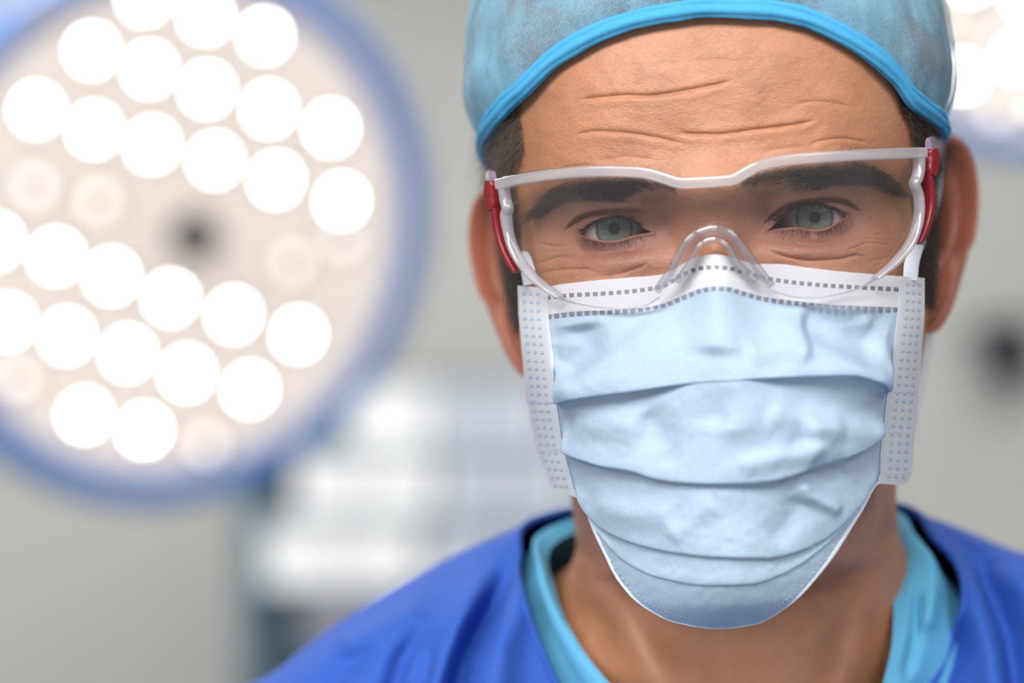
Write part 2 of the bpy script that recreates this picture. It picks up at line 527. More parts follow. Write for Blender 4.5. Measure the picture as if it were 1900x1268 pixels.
for x, y, _w, lab in PANELS:
    t = empty('ceiling_light', (x, y, CEIL), lab, 'ceiling light', 'ceiling light panels')
    f = MB()
    for lo, hi in (((x-.62, y-.62, CEIL-.02), (x+.62, y-.58, CEIL)), ((x-.62, y+.58, CEIL-.02), (x+.62, y+.62, CEIL)),
                   ((x-.62, y-.58, CEIL-.02), (x-.58, y+.58, CEIL)), ((x+.58, y-.58, CEIL-.02), (x+.62, y+.58, CEIL))):
        f.box(lo, hi, 0.003)
    f.build('frame', M['lampwhite'], t, flat=True)
    MB().box((x-.58, y-.58, CEIL-.012), (x+.58, y+.58, CEIL-.002)).build('diffuser', M['panel'], t, flat=True)

# ------------------------------------------------------------------ head shape (millimetres, eye line = 0, y grows away from the camera)
RING = np.array([  # z, half width, front y, back y, y of widest, front exponent, tilt
    (118,   3,  74,  92, 80, 2.0, 0), (113,  32,  36, 124, 80, 2.0, 0), (102,  54,  13, 148, 80, 2.1, 0),
    ( 85,  68,   0, 160, 80, 2.2, 0), ( 65,  73.5, -8, 168, 78, 2.3, 0), ( 45,  75.5, -12.5, 171, 76, 2.35, 0),
    ( 28,  75.5, -13.5, 171, 74, 2.4, 0), ( 12,  74.5, -11.5, 168, 72, 2.4, 0), (  0,  73.5, -8, 163, 70, 2.4, 0),
    (-15,  72, -7, 156, 66, 2.35, 0), (-30,  70, -7, 150, 64, 2.25, 0), (-45,  68, -8, 142, 62, 2.15, 0),
    (-60,  65, -9, 134, 64, 2.05, 0), (-75,  61, -11, 128, 70, 1.9, 0), (-90,  57.5, -12, 128, 78, 1.7, 0),
    (-102, 57, -12, 130, 84, 1.55, 0), (-112, 57, -7, 132, 88, 1.5, 0), (-117, 58.5, 10, 133, 90, 1.6, 0),
    (-120, 60, 30, 134, 92, 1.8, 0.03), (-124, 62.5, 43, 136, 94, 2.0, 0.1), (-131, 67, 47, 140, 96, 2.0, 0.3),
    (-139, 73, 47, 145, 97, 2.0, 0.42), (-150, 78, 50, 150, 98, 1.9, 0.5), (-162, 88, 56, 154, 100, 1.9, 0.5),
    (-178, 98, 60, 158, 100, 2.0, 0.45), (-200, 112, 64, 160, 100, 2.1, 0.4), (-230, 130, 62, 164, 100, 2.2, 0.3),
    (-270, 150, 56, 168, 100, 2.3, 0.1), (-320, 176, 42, 170, 100, 2.4, 0), (-420, 170, 40, 168, 100, 2.4, 0),
    (-560, 160, 30, 168, 98, 2.3, 0)], float)[::-1]
def ring(z, k): return pchip(RING[:, 0], RING[:, k], z)
def base_y(x, z):
    a, f, c, n = ring(z, 1), ring(z, 2), ring(z, 4), ring(z, 5)
    t = np.clip(np.abs(x) / a, 0, 0.99995)
    return c - (c - f) * (1 - t**n)**(1 / n)

def gauss(x, z, cx, cz, sx, sz, r=0.0):
    c, s = math.cos(r), math.sin(r)
    dx, dz = x - cx, z - cz
    return np.exp(-((dx*c + dz*s)/sx)**2 - ((-dx*s + dz*c)/sz)**2)

def curve_xz(pts, y):                       # measured picture points -> head x, z at depth y (sorted by x)
    p = np.array(pts, float)
    x, z = at_depth(p[:, 0], p[:, 1], y)
    o = np.argsort(x)
    return x[o], z[o]

EYES = []
for side, iris_px, upper, lower, crease in (
    (-1, (1139.5, 424.5),
     [(1075, 435), (1085, 427), (1096, 419), (1107, 412), (1122, 407), (1138, 404.5), (1156, 405), (1172, 410), (1185, 418), (1198, 426), (1209, 431)],
     [(1075, 435), (1089, 440), (1109, 445), (1133, 447.5), (1156, 444), (1171, 438.5), (1190, 434.5), (1209, 431)],
     [(1040, 434), (1050, 423), (1063, 411), (1080, 402), (1104, 396), (1138, 392), (1167, 391), (1190, 392), (1206, 399)]),
    (1, (1511.5, 404.0),
     [(1423, 429), (1432, 422), (1441, 413), (1455, 400), (1466, 392), (1478, 386), (1502, 380), (1523, 381), (1544, 387), (1557, 394), (1572, 402)],
     [(1423, 429), (1448, 424), (1479, 421.5), (1496, 425), (1514, 426.5), (1531, 424), (1548, 416), (1564, 406.5), (1572, 402)],
     [(1410, 425), (1427, 405), (1448, 390), (1475, 378.5), (1502, 374), (1530, 371), (1550, 371), (1571, 375.6), (1589, 386), (1604, 399)])):
    ix, iz = at_depth(*iris_px, 0.4)
    front = np.array([float(ix), 0.4, float(iz)])
    g = CAM_L - front; g /= np.linalg.norm(g)
    c = front - g * 12.0
    EYES.append(dict(side=side, c=c, g=g, up=curve_xz(upper, 1.5), lo=curve_xz(lower, 1.5), cr=curve_xz(crease, 0.0)))

# creases: (measured picture points, depth mm, half width mm)
WRINKLES = [
    ([(1070, 187), (1088, 184), (1151, 178), (1209, 178), (1267, 169.5), (1316, 160), (1362, 150)], 0.75, 0.9),
    ([(1060, 253), (1098, 244.5), (1151, 246), (1209, 254), (1275, 268)], 0.60, 0.8),
    ([(1255, 247), (1300, 249.5), (1340, 249), (1393, 242), (1451, 235), (1518, 224)], 0.75, 0.8),
    ([(1465, 195), (1509, 189), (1558, 194), (1592, 203)], 0.32, 0.9),
    ([(1496, 272), (1524, 261.5), (1558, 257.6), (1592, 261.5), (1620, 270)], 0.45, 0.8),
    ([(1030, 316), (1074, 307.5), (1112, 308)], 0.40, 0.8),
    ([(1100, 300), (1160, 292), (1230, 300)], 0.25, 1.2),
    ([(1400, 290), (1450, 276), (1500, 272)], 0.25, 1.2),
    ([(1210, 118), (1330, 112), (1440, 118)], 0.12, 1.5),
    # under the eyes and beside them
    ([(1418, 461), (1440, 471), (1462, 478), (1510, 484), (1550, 482), (1578, 476), (1600, 468)], 0.70, 0.9),
    ([(1572, 478), (1590, 475), (1613, 478)], 0.55, 0.6),
    ([(1560, 470), (1585, 460), (1612, 451), (1640, 454), (1664, 459)], 0.40, 0.7),
    ([(1600, 430), (1625, 436), (1650, 436)], 0.35, 0.6),
    ([(1590, 444), (1620, 444), (1655, 447)], 0.35, 0.6),
    ([(1600, 490), (1630, 482), (1660, 484)], 0.30, 0.7),
    ([(995, 512), (1010, 507), (1041, 501), (1081, 499.5), (1112, 505)], 0.55, 0.8),
    ([(985, 494), (1010, 486), (1040, 478), (1070, 477)], 0.40, 0.8),
    ([(992, 449), (1010, 455), (1032, 457.5), (1056, 454)], 0.55, 0.7),
    ([(990, 470), (1020, 468), (1050, 466)], 0.25, 0.7),
    ([(1075, 455), (1100, 463), (1130, 468), (1165, 467), (1195, 458)], 0.35, 0.9),
    ([(1460, 448), (1490, 455), (1520, 456), (1555, 448)], 0.30, 0.9),
    ([(1110, 515), (1150, 508), (1190, 495), (1215, 478)], 0.35, 1.0),
]
WR = []
for pts, dep, wid in WRINKLES:
    p = np.array(pts, float)
    q = on_surface(p[:, 0], p[:, 1], base_y)
    o = np.argsort(q[:, 0])
    WR.append((q[o, 0], q[o, 2], dep, wid))

NOSE_Z = [-64, -58, -52, -47, -35, -22, -12, -4, 3, 10, 18]
NOSE_H = [0, 6, 19, 23, 19, 14, 9.5, 6.0, 3.5, 1.5, 0]
NOSE_W = [13, 14, 14, 13.5, 11, 9.2, 8.0, 7.5, 8, 10, 12]
def nose_h(z): return np.where((z > -64) & (z < 18), pchip(NOSE_Z, NOSE_H, z), 0)
def nose_w(z): return pchip(NOSE_Z, NOSE_W, z)

def features(x, z):
    ax = np.abs(x)
    F = np.zeros_like(x)
    zb = 11.5 + 2.0 * np.exp(-((ax - 34)/14)**2) - 5.0 * smooth(42, 62, ax)
    F += 3.8 * np.exp(-((z - zb)/8)**2) * np.exp(-(ax/48)**6)            # brow ridge
    F += 1.5 * gauss(x, z, 0, 14, 11, 9)                                   # glabella
    F += 0.9 * np.exp(-((ax - 26)/20)**2) * np.exp(-((z - 42)/14)**2)      # frontal eminences
    F -= 2.2 * np.exp(-((ax - 63)/12)**2) * np.exp(-((z - 22)/20)**2)      # temples
    F -= 5.2 * np.exp(-((ax - 32)/17)**2 - ((z + 1)/10)**2)               # sockets
    F -= 3.6 * np.exp(-((ax - 16)/6)**2 - ((z - 1)/8)**2)                  # inner corners
    F += 2.6 * np.exp(-((ax - 31)/14)**2 - ((z + 10.5)/3.6)**2)            # lower lid pads
    F -= 1.4 * np.exp(-((ax - 22)/9)**2 - ((z + 16)/4.5)**2)               # tear troughs
    F += 4.5 * np.exp(-((ax - 40)/17)**2 - ((z + 28)/12)**2)               # cheek bones
    F -= 3.0 * np.exp(-((ax - 52)/10)**2 - ((z + 62)/16)**2)               # hollow cheeks
    F += nose_h(z) * np.exp(-(ax / nose_w(z))**2.2)
    F += 7.0 * np.exp(-(ax/11)**2 - ((z + 50)/6)**2) * 0 + 4.0 * np.exp(-((ax - 14)/5.5)**2 - ((z + 49)/6)**2)
    F += 5.0 * np.exp(-(x/24)**2 - ((z + 72)/9)**2)                        # lips
    F += 4.0 * np.exp(-(x/17)**2 - ((z + 103)/9)**2)                       # chin
    for xs, zs, dep, wid in WR:
        zc = pchip(xs, zs, x)
        end = smooth(xs[0], xs[0] + 5, x) * (1 - smooth(xs[-1] - 5, xs[-1], x))
        d = z - zc
        F += end * dep * (-1.15*np.exp(-np.abs(d/(0.62*wid))**1.5) + 0.30*np.exp(-((d - 2.0*wid)/(1.9*wid))**2) + 0.30*np.exp(-((d + 2.0*wid)/(1.9*wid))**2))
    F += 0.16 * fbm(x/3.2 + 40, z/2.2 + 40, 3, 4) * smooth(70, 60, ax) + 0.35 * fbm(x/11 + 20, z/9 + 20, 5, 2)
    return F

def skin_y(x, z, aperture=True):
    y = base_y(x, z) - features(x, z)
    for e in EYES:
        c = e['c']
        near = (np.abs(x - c[0]) < 26) & (np.abs(z - c[2]) < 22)
        if not near.any(): continue
        xx, zz, yy = x[near], z[near], y[near]
        d2 = (xx - c[0])**2 + (zz - c[2])**2
        r = 13.15
        ys = np.where(d2 < r*r*0.97, c[1] - np.sqrt(np.maximum(r*r - d2, r*r*0.03)), 40.0)
        k = 2.6
        h = np.clip(0.5 + 0.5*(yy - ys)/k, 0, 1)
        yy = yy*(1-h) + ys*h - k*h*(1-h)
        # fold of the upper lid
        xs, zs = e['cr']
        zc = pchip(xs, zs, xx)
        end = smooth(xs[0], xs[0]+4, xx) * (1 - smooth(xs[-1]-4, xs[-1], xx))
        d = zz - zc
        yy = yy + end * (1.5*np.exp(-(d/0.6)**2) - 2.1*smooth(-0.1, 0.9, d)*np.exp(-(np.maximum(d, 0)/4.5)**2))
        # opening between the lids
        xu, zu = e['up']; xl, zl = e['lo']
        x0, x1 = max(xu[0], xl[0]), min(xu[-1], xl[-1])
        U = pchip(xu, zu, xx); Lw = pchip(xl, zl, xx)
        inside = np.minimum(U - zz, zz - Lw)
        edge = np.minimum(xx - x0, x1 - xx)
        m = np.minimum(inside, edge*0.5)
        # lid margins: rolled rim just outside, then a drop behind the eyeball
        rim = np.exp(-((m + 0.5)/0.55)**2) * (edge > -1)
        yy = yy - 0.22*rim
        if aperture:
            ball = c[1] - np.sqrt(np.maximum(8.2**2 - d2, 1.0))
            drop = smooth(0.0, 0.45, m)
            yy = yy*(1 - drop) + np.maximum(yy, ball)*drop
        y[near] = yy
    return y

def skin_pt(px, py, lift=0.0):
    p = on_surface(px, py, lambda x, z: skin_y(x, z, False), 30)
    p[..., 1] -= lift
    return p

def in_eye(x, z):
    m = np.full(x.shape, -99.0)
    for e in EYES:
        xu, zu = e['up']; xl, zl = e['lo']
        U = pchip(xu, zu, x); Lw = pchip(xl, zl, x)
        mm = np.minimum(np.minimum(U - z, z - Lw), np.minimum(x - xu[0], xu[-1] - x))
        m = np.maximum(m, mm)
    return m

# brow outlines, measured: (top edge, bottom edge)
BROWS = [
    ([(994, 386), (1008, 366), (1025, 348), (1045, 338), (1080, 332), (1130, 329), (1180, 331), (1220, 336), (1262, 344)],
     [(994, 404), (1008, 403), (1025, 392), (1045, 379), (1080, 370), (1130, 377), (1180, 382), (1220, 382), (1262, 372)]),
    ([(1370, 346), (1395, 332), (1420, 322), (1480, 309), (1540, 301), (1585, 300), (1630, 312), (1650, 328), (1660, 345)],
     [(1370, 350), (1395, 366), (1420, 371), (1480, 364), (1540, 348), (1585, 343), (1630, 352), (1650, 362), (1660, 364)])]
BX = []
for top, bot in BROWS:
    pt = np.array(top, float); pb = np.array(bot, float)
    a = on_surface(pt[:, 0], pt[:, 1], base_y); b = on_surface(pb[:, 0], pb[:, 1], base_y)
    BX.append((a[:, 0], a[:, 2], b[:, 0], b[:, 2]))
def brow_mask(x, z):
    m = np.zeros_like(x)
    for ax, az, bx, bz in BX:
        T = pchip(ax, az, x); B = pchip(bx, bz, x)
        lo, hi = min(ax[0], bx[0]), max(ax[-1], bx[-1])
        k = smooth(B - 1.0, B + 1.5, z) * (1 - smooth(T - 1.5, T + 1.0, z)) * smooth(lo - 1, lo + 4, x) * (1 - smooth(hi - 4, hi + 1, x))
        m = np.maximum(m, k)
    return m

# hairline: cap band lower edge, measured
BAND_LOW = [(909, 286), (914, 262), (926, 232), (945, 208), (972, 184), (1025, 131), (1083, 94), (1151, 63), (1219, 46), (1296, 35), (1364, 35),
            (1427, 38), (1490, 51), (1558, 80), (1616, 116), (1660, 155), (1694, 203), (1716, 236), (1733, 262)]

person = empty('person', (0.06, 0.1, 0.0), 'man in blue surgical cap, goggles, face mask and royal blue gown facing the camera', 'person')

def build_body():
    xs = np.concatenate([np.arange(0, 12, 0.4), np.arange(12, 50, 0.2), np.arange(50, 60, 0.4)])
    ph = np.arcsin(xs / 73.0)
    ph = np.concatenate([ph, np.linspace(ph[-1], math.pi/2, 22)[1:]])
    phi = np.concatenate([-ph[::-1], ph[1:]])
    zr = np.concatenate([np.arange(118, 68, -2.0), np.arange(68, 18, -0.28), np.arange(18, -14, -0.2), np.arange(-14, -32, -0.3),
                         np.arange(-32, -108, -2.0), np.arange(-108, -200, -1.0), np.linspace(-200, -560, 40)])
    t = np.sin(phi)[None, :]
    Z = np.repeat(zr[:, None], len(phi), 1)
    X = ring(zr, 1)[:, None] * t
    w = smooth(0.985, 0.93, np.abs(np.repeat(t, len(zr), 0)))
    by = base_y(X, Z)
    # exact widest line at the sides
    Y = by*(1-w) + skin_y(X.copy(), Z.copy())*w
    up = Z > -118
    Y = np.where(up, Y, by)
    Zf = Z + ring(zr, 6)[:, None] * (Y - 90)
    front = np.stack([X, Y, Zf], -1)
    # sternomastoid cords and throat
    ps = np.linspace(0, math.pi, 62)[1:-1]
    a, b, c = ring(zr, 1)[:, None], ring(zr, 3)[:, None], ring(zr, 4)[:, None]
    cs, sn = np.cos(ps)[None], np.sin(ps)[None]
    nb = 2.2
    bx = a*np.sign(cs)*np.abs(cs)**(2/nb); byk = c + (b - c)*np.abs(sn)**(2/nb)
    bz = zr[:, None] + ring(zr, 6)[:, None]*(byk - 90)
    back = np.stack([bx, byk, bz + 0*bx], -1)
    P = np.concatenate([front, back], 1)
    # neck cords
    r_, c_ = P.shape[:2]
    xx, yy, zz = P[..., 0], P[..., 1], P[..., 2]
    sel = (zz < -112) & (yy < 95)
    for s in (-1, 1):
        u = np.clip((-115 - zz)/75, 0, 1)
        cx = s*(50 - 34*u)
        cord = np.exp(-((xx - cx)/9)**2) * smooth(-112, -128, zz) * smooth(-205, -180, zz)
        P[..., 1] -= np.where(sel, 6*cord, 0)
    # pigment: R hair, G dark lids / brow roots, B redness
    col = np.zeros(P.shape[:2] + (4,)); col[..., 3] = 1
    n1 = front.shape[1]
    bl = np.array(BAND_LOW, float)
    px, py = project(P)
    lim = np.interp(px, bl[:, 0], bl[:, 1])
    hair = 0.85*smooth(4, -14, py - (lim - 6)) * (P[..., 2] > 0)
    hair = np.where(P[..., 1] > 62, np.maximum(hair, 0.7*smooth(-8, 12, P[..., 2])*smooth(62, 70, P[..., 1])), hair)
    hair = np.maximum(hair, np.where(P[..., 1] > 100, smooth(-70, -50, P[..., 2]), 0))
    fx, fz = front[..., 0], front[..., 2]
    bm = brow_mask(fx, fz)
    hair[:, :n1] = np.maximum(hair[:, :n1], 0.36*bm*(0.8 + 0.3*fbm(fx, fz*2, 8, 2)))
    col[..., 0] = np.clip(hair, 0, 1)
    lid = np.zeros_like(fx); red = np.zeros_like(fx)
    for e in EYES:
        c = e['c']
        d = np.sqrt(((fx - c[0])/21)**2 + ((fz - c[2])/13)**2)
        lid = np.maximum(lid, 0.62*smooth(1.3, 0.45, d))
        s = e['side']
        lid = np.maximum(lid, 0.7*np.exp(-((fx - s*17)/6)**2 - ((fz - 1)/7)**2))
        red = np.maximum(red, 0.75*np.exp(-((fx - c[0])/14)**2 - ((fz - c[2] + 6.5)/3.5)**2))
        red = np.maximum(red, np.exp(-((in_eye(fx, fz) + 0.6)/0.8)**2))
    red = np.maximum(red, 0.35*np.exp(-(fx/9)**2 - ((fz + 8)/9)**2))
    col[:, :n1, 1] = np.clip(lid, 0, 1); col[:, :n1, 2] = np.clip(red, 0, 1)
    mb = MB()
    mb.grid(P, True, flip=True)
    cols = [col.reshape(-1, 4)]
    # ears grow out of the same skin
    for s in (-1, 1):
        E = ear_points(s)
        mb.grid(E, True, flip=(s < 0))
        ce = np.zeros(E.shape[:2] + (4,)); ce[..., 3] = 1; ce[..., 2] = 0.85
        cols.append(ce.reshape(-1, 4))
    def xf(V):                                             # the trunk stays upright below the tilted head
        piv = np.array([0, 90, -125.0])
        w = smooth(-118, -165, V[:, 2])[:, None]
        return ((V @ HR.T)*(1 - w) + (V - piv + HR @ piv)*w)*0.001 + EYE
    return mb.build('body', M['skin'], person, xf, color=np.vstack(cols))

def ear_points(s):
    """ear as rings from the canal out over antihelix and helix and back to the head"""
    th = np.linspace(0, 2*np.pi, 72, endpoint=False)
    # outline in ear plane: u backwards, v up
    R = 1.0 / np.sqrt((np.cos(th)/17.5)**2 + (np.sin(th)/32.5)**2)
    v0 = np.sin(th)
    R = R * (1 + 0.10*smooth(0, 0.9, v0)*(np.cos(th) > -0.4) - 0.12*smooth(0.2, -0.6, v0)*smooth(-0.3, 0.6, np.cos(th)))
    lobe = smooth(-0.2, -0.9, v0)
    prof = [(0.04, -13, 0), (0.18, -12, 0), (0.36, -9.0, 0), (0.48, 0.5, 0), (0.56, 4.2, 0), (0.64, 3.6, 0), (0.74, -1.2, 0), (0.83, -2.0, 0),
            (0.90, 1.5, 0), (0.94, 6.0, 0), (0.99, 7.4, 0), (1.03, 5.6, 0), (1.04, 2.5, 0), (0.99, 0.0, 0), (0.90, -2.0, 0), (0.75, -4, 0), (0.60, -8, 0), (0.50, -14, 0)]
    G = []
    for f, h, _ in prof:
        u = R*f*np.cos(th); v = R*f*np.sin(th)
        hh = h*(1 - lobe) + lobe*(1.2 if f < 1.03 and h > -3 else h*0.8)
        hh = np.where((f > 0.55), hh*(1 - 0.8*smooth(-0.55, -0.85, np.cos(th))) - 4.0*smooth(-0.5, -0.85, np.cos(th)), hh)     # front edge melts into the cheek
        G.append(np.stack([u, hh, v], -1))
    G = np.array(G)
    ang = math.radians(43)
    U, H, V = G[..., 0], G[..., 1], G[..., 2]
    V2 = V*math.cos(0.16) - U*math.sin(0.16)*-1; U2 = U*math.cos(0.16) - V*math.sin(0.16)*-1
    x = (U2*math.sin(ang) + H*math.cos(ang))
    y = (U2*math.cos(ang) - H*math.sin(ang))
    ctr = np.array([74.5, 90, -11.0]) if s > 0 else np.array([-71.5, 90, -19.0])
    return np.stack([ctr[0] + s*x, ctr[1] + y, ctr[2] + V2], -1)

body = build_body()
#MARK_EYES
# ------------------------------------------------------------------ eyes, lashes, brows, hair
for e in EYES:
    c, g = e['c'], e['g']
    h = np.array([0, 0, 1.0]); u = np.cross(h, g); u /= np.linalg.norm(u); v = np.cross(g, u)
    th = np.linspace(0, 2*np.pi, 96, endpoint=False)
    ringd = np.cos(th)[:, None]*u + np.sin(th)[:, None]*v
    al = np.radians(np.concatenate([np.linspace(28.2, 60, 24), np.linspace(64, 179, 24)]))
    S = c + 12.0*(np.sin(al)[:, None, None]*ringd[None] + np.cos(al)[:, None, None]*g)
    k = smooth(np.radians(28), np.radians(33), al)[:, None] * np.ones(96)[None]
    vein = np.clip(fbm(th[None]*6 + 0*al[:, None], al[:, None]*5, 12, 4), 0, 1)
    far = smooth(np.radians(34), np.radians(62), al)[:, None]
    col = np.ones((48, 96, 4))
    wht_shaded = np.array(srgb(172, 158, 150)); edge = np.array(srgb(92, 94, 96)); pink = np.array(srgb(164, 116, 104))  # eye white is darkened, its shade put into the colour
    col[..., :3] = edge*(1-k[..., None]) + wht_shaded*k[..., None]
    f = np.clip(far*0.55 + vein*0.35*far, 0, 1)[..., None]
    col[..., :3] = col[..., :3]*(1-f) + pink*f
    ball = raw_mesh('eye', head_to_world(S.reshape(-1, 3)), grid_faces(48, 96, True), M['sclera'], person, color=col.reshape(-1, 4))
    ball['label'] = 'grey-blue eye behind the %s half of the goggle lens' % ('left' if e['side'] < 0 else 'right')
    # iris
    rr = np.linspace(0.02, 5.95, 46)
    dep = 10.45 - 0.55*np.cos(np.clip(rr/5.95, 0, 1)*np.pi/2)
    thi = np.linspace(0, 2*np.pi, 220, endpoint=False)
    rd = np.cos(thi)[:, None]*u + np.sin(thi)[:, None]*v
    I = c + rr[:, None, None]*rd[None] + dep[:, None, None]*g
    T = thi[None] + 0*rr[:, None]; Rr = rr[:, None] + 0*thi[None]
    fib = fbm(T*14, Rr*0.55, 21, 4)*0.5 + fbm(T*31 + 9, Rr*0.9, 22, 3)*0.5
    cA = np.array(srgb(70, 75, 74)); cB = np.array(srgb(116, 120, 112)); cC = np.array(srgb(72, 66, 50)); cD = np.array(srgb(30, 34, 40))
    mixf = np.clip(0.5 + 0.9*fib, 0, 1)[..., None]
    ci = cA*(1-mixf) + cB*mixf
    inner = (smooth(3.1, 1.7, Rr)*0.45)[..., None]; ci = ci*(1-inner) + cC*inner
    limb = smooth(4.9, 5.8, Rr)[..., None]; ci = ci*(1-limb) + cD*limb
    pup = smooth(2.0, 1.75, Rr)[..., None]; ci = ci*(1-pup) + 0.004*pup
    ci = np.concatenate([ci, np.ones(ci.shape[:2] + (1,))], -1)
    raw_mesh('iris', head_to_world(I.reshape(-1, 3)), grid_faces(46, 220, True), M['iris'], ball, color=ci.reshape(-1, 4))
    # cornea
    rc = np.linspace(0.01, 6.3, 20)
    hc = np.sqrt(7.9**2 - rc**2) - np.sqrt(7.9**2 - 6.3**2) + 10.15
    Cn = c + rc[:, None, None]*ringd[None] + hc[:, None, None]*g
    raw_mesh('cornea', head_to_world(Cn.reshape(-1, 3)), grid_faces(20, 96, True), M['cornea'], ball)

    # lashes
    s = e['side']
    V = []; Q = []; off = 0
    for which, n, ln in (('up', 280, 4.6), ('lo', 95, 4.0)):
        xk, zk = e[which]
        x = rng.uniform(xk[0] + (3.5 if s > 0 else 1.0), xk[-1] - (1.0 if s > 0 else 3.5), n)
        z = pchip(xk, zk, x) + (rng.uniform(0.15, 0.7, n) if which == 'up' else rng.uniform(-0.9, -0.35, n))
        y = skin_y(x, z, False)
        roots = np.stack([x, y + 0.15, z], -1)
        fan = (x - c[0])/13.0
        if which == 'up':
            d = np.stack([fan*0.55 + rng.normal(0, .12, n), -0.80 + rng.normal(0, .1, n), -0.34 + rng.normal(0, .10, n)], -1)
            curl = np.stack([fan*0.30, 0*fan - 0.05, 0.30 + rng.normal(0, .12, n)], -1)
        else:
            d = np.stack([fan*0.45 + rng.normal(0, .16, n), -0.60 + rng.normal(0, .1, n), -0.55 + rng.normal(0, .12, n)], -1)
            curl = np.stack([fan*0.15 + rng.normal(0, .1, n), 0.15 + 0*fan, -0.30 + rng.normal(0, .15, n)], -1)
        d /= np.linalg.norm(d, axis=1, keepdims=True)
        vv, q = strands(roots, d, ln*rng.uniform(0.55, 1.0, n), np.full(n, 0.07 if which == 'up' else 0.045), curl, 6)
        V.append(vv); Q.append(q + off); off += len(vv)
    o = raw_mesh('eyelashes', head_to_world(np.vstack(V)), np.vstack(Q), M['lash'], person); o['kind'] = 'stuff'

for bi, (top, bot) in enumerate(BROWS):
    s = -1 if bi == 0 else 1
    n = 1900
    top = np.array(top, float); bot = np.array(bot, float)
    x0, x1 = top[0, 0], top[-1, 0]
    px = rng.uniform(x0, x1, n); r = rng.beta(1.3, 1.3, n)
    T = pchip(top[:, 0], top[:, 1], px); B = pchip(bot[:, 0], bot[:, 1], px)
    py = T + (B - T)*r + rng.normal(0, 2.0, n)
    outer = (px - x0)/(x1 - x0) if s > 0 else (x1 - px)/(x1 - x0)      # 0 inner .. 1 outer
    keep = rng.uniform(0, 1, n) < np.clip(0.45 + 2.6*outer, 0, 1)
    px, py, r, outer = px[keep], py[keep], r[keep], outer[keep]; n = len(px)
    root = skin_pt(px, py, -0.1)
    up = 0.75 - 1.15*smooth(0.05, 0.85, outer) + (r - 0.45)*0.75        # inner hairs rise, outer ones droop
    d = np.stack([s*np.clip(0.35 + 1.2*outer, 0, 1), -0.28 + rng.normal(0, .1, n), up], -1) + rng.normal(0, .24, (n, 3))*[1, .4, 1]
    d /= np.linalg.norm(d, axis=1, keepdims=True)
    curl = np.stack([s*0.15 + 0*px, 0.22 + 0*px, -0.25*outer + rng.normal(0, .1, n)], -1)
    V, q = strands(root, d, rng.uniform(3.5, 7.5, n), rng.uniform(0.045, 0.075, n), curl, 5)
    o = raw_mesh('eyebrow', head_to_world(V), q, M['brow'], person); o['kind'] = 'stuff'

def side_hair(name, poly, n, zr, length, radius, d0, curl0, mat, jit=0.35, tr=(0.80, 1.0)):
    """hair rooted on the side of the head inside a measured outline"""
    poly = np.array(poly, float)
    tt = rng.uniform(*tr, n); z = rng.uniform(*zr, n)
    s = 1 if poly[:, 0].mean() > 1326 else -1
    back = rng.uniform(0, 1, n) < 0.5
    x = s*tt*ring(z, 1); a, f, c, e = ring(z, 1), ring(z, 2), ring(z, 4), ring(z, 5)
    y = np.where(back, c + rng.uniform(0, 22, n), base_y(x, z))
    x = np.where(back, s*a*(1 - ((y - c)/(ring(z, 3) - c))**2.2)**(1/2.2), x)
    P = np.stack([x, y, z], -1)
    px, py = project(P)
    ins = np.zeros(n, bool); j = len(poly) - 1
    for i in range(len(poly)):
        xi, yi = poly[i]; xj, yj = poly[j]
        cond = ((yi > py) != (yj > py)) & (px < (xj - xi)*(py - yi)/(yj - yi + 1e-9) + xi)
        ins ^= cond; j = i
    P = P[ins]; m = len(P)
    d = np.array(d0, float)*[s, 1, 1] + rng.normal(0, jit, (m, 3)); d /= np.linalg.norm(d, axis=1, keepdims=True)
    cu = np.array(curl0, float)*[s, 1, 1] + rng.normal(0, jit, (m, 3))
    V, q = strands(P, d, rng.uniform(0.5, 1.0, m)*length, np.full(m, radius), cu, 6)
    o = raw_mesh(name, head_to_world(V), q, mat, person); o['kind'] = 'stuff'
    return o
side_hair('temple_hair', [(900, 250), (915, 215), (950, 185), (985, 165), (978, 215), (972, 270), (950, 335), (905, 335)], 9000, (0, 60), 10, 0.06,
          (0.5, 0.35, -0.45), (-0.1, 0.3, -0.4), M['hair_grey'])
side_hair('temple_hair', [(1655, 135), (1690, 165), (1725, 230), (1745, 300), (1700, 300), (1690, 240), (1668, 200)], 9000, (0, 60), 10, 0.06,
          (0.5, 0.35, -0.45), (-0.1, 0.3, -0.4), M['hair'])
side_hair('sideburn', [(925, 330), (955, 330), (965, 420), (975, 520), (972, 600), (945, 590), (935, 520), (925, 420)], 12000, (-40, 18), 6, 0.06,
          (0.45, -0.1, -0.8), (0.0, 0.1, -0.3), M['hair'], 0.25)
side_hair('sideburn', [(1690, 300), (1740, 280), (1742, 420), (1738, 500), (1728, 555), (1700, 555), (1700, 480), (1695, 400)], 12000, (-40, 22), 6, 0.06,
          (0.45, -0.1, -0.8), (0.0, 0.1, -0.3), M['hair'], 0.25)
#MARK_CAP
# ------------------------------------------------------------------ surgical cap
def shell_pt(phi, z, off):
    """point on the head ring at angle phi (0 = face, +-pi = back), pushed out by off"""
    a, f, b, c, n = ring(z, 1), ring(z, 2), ring(z, 3), ring(z, 4), ring(z, 5)
    s, k = np.sin(phi), np.cos(phi)
    fr = np.abs(phi) <= math.pi/2
    x = (a + off) * np.where(fr, s, np.sign(s)*np.abs(s)**(2/2.2))
    t = np.clip(np.abs(s), 0, 1)
    yf = c - (c - f + off) * np.maximum(1 - t**n, 0)**(1/n)
    yb = c + (b - c + off) * np.abs(k)**(2/2.2)
    return np.stack([x, np.where(fr, yf, yb), z + 0*x], -1)

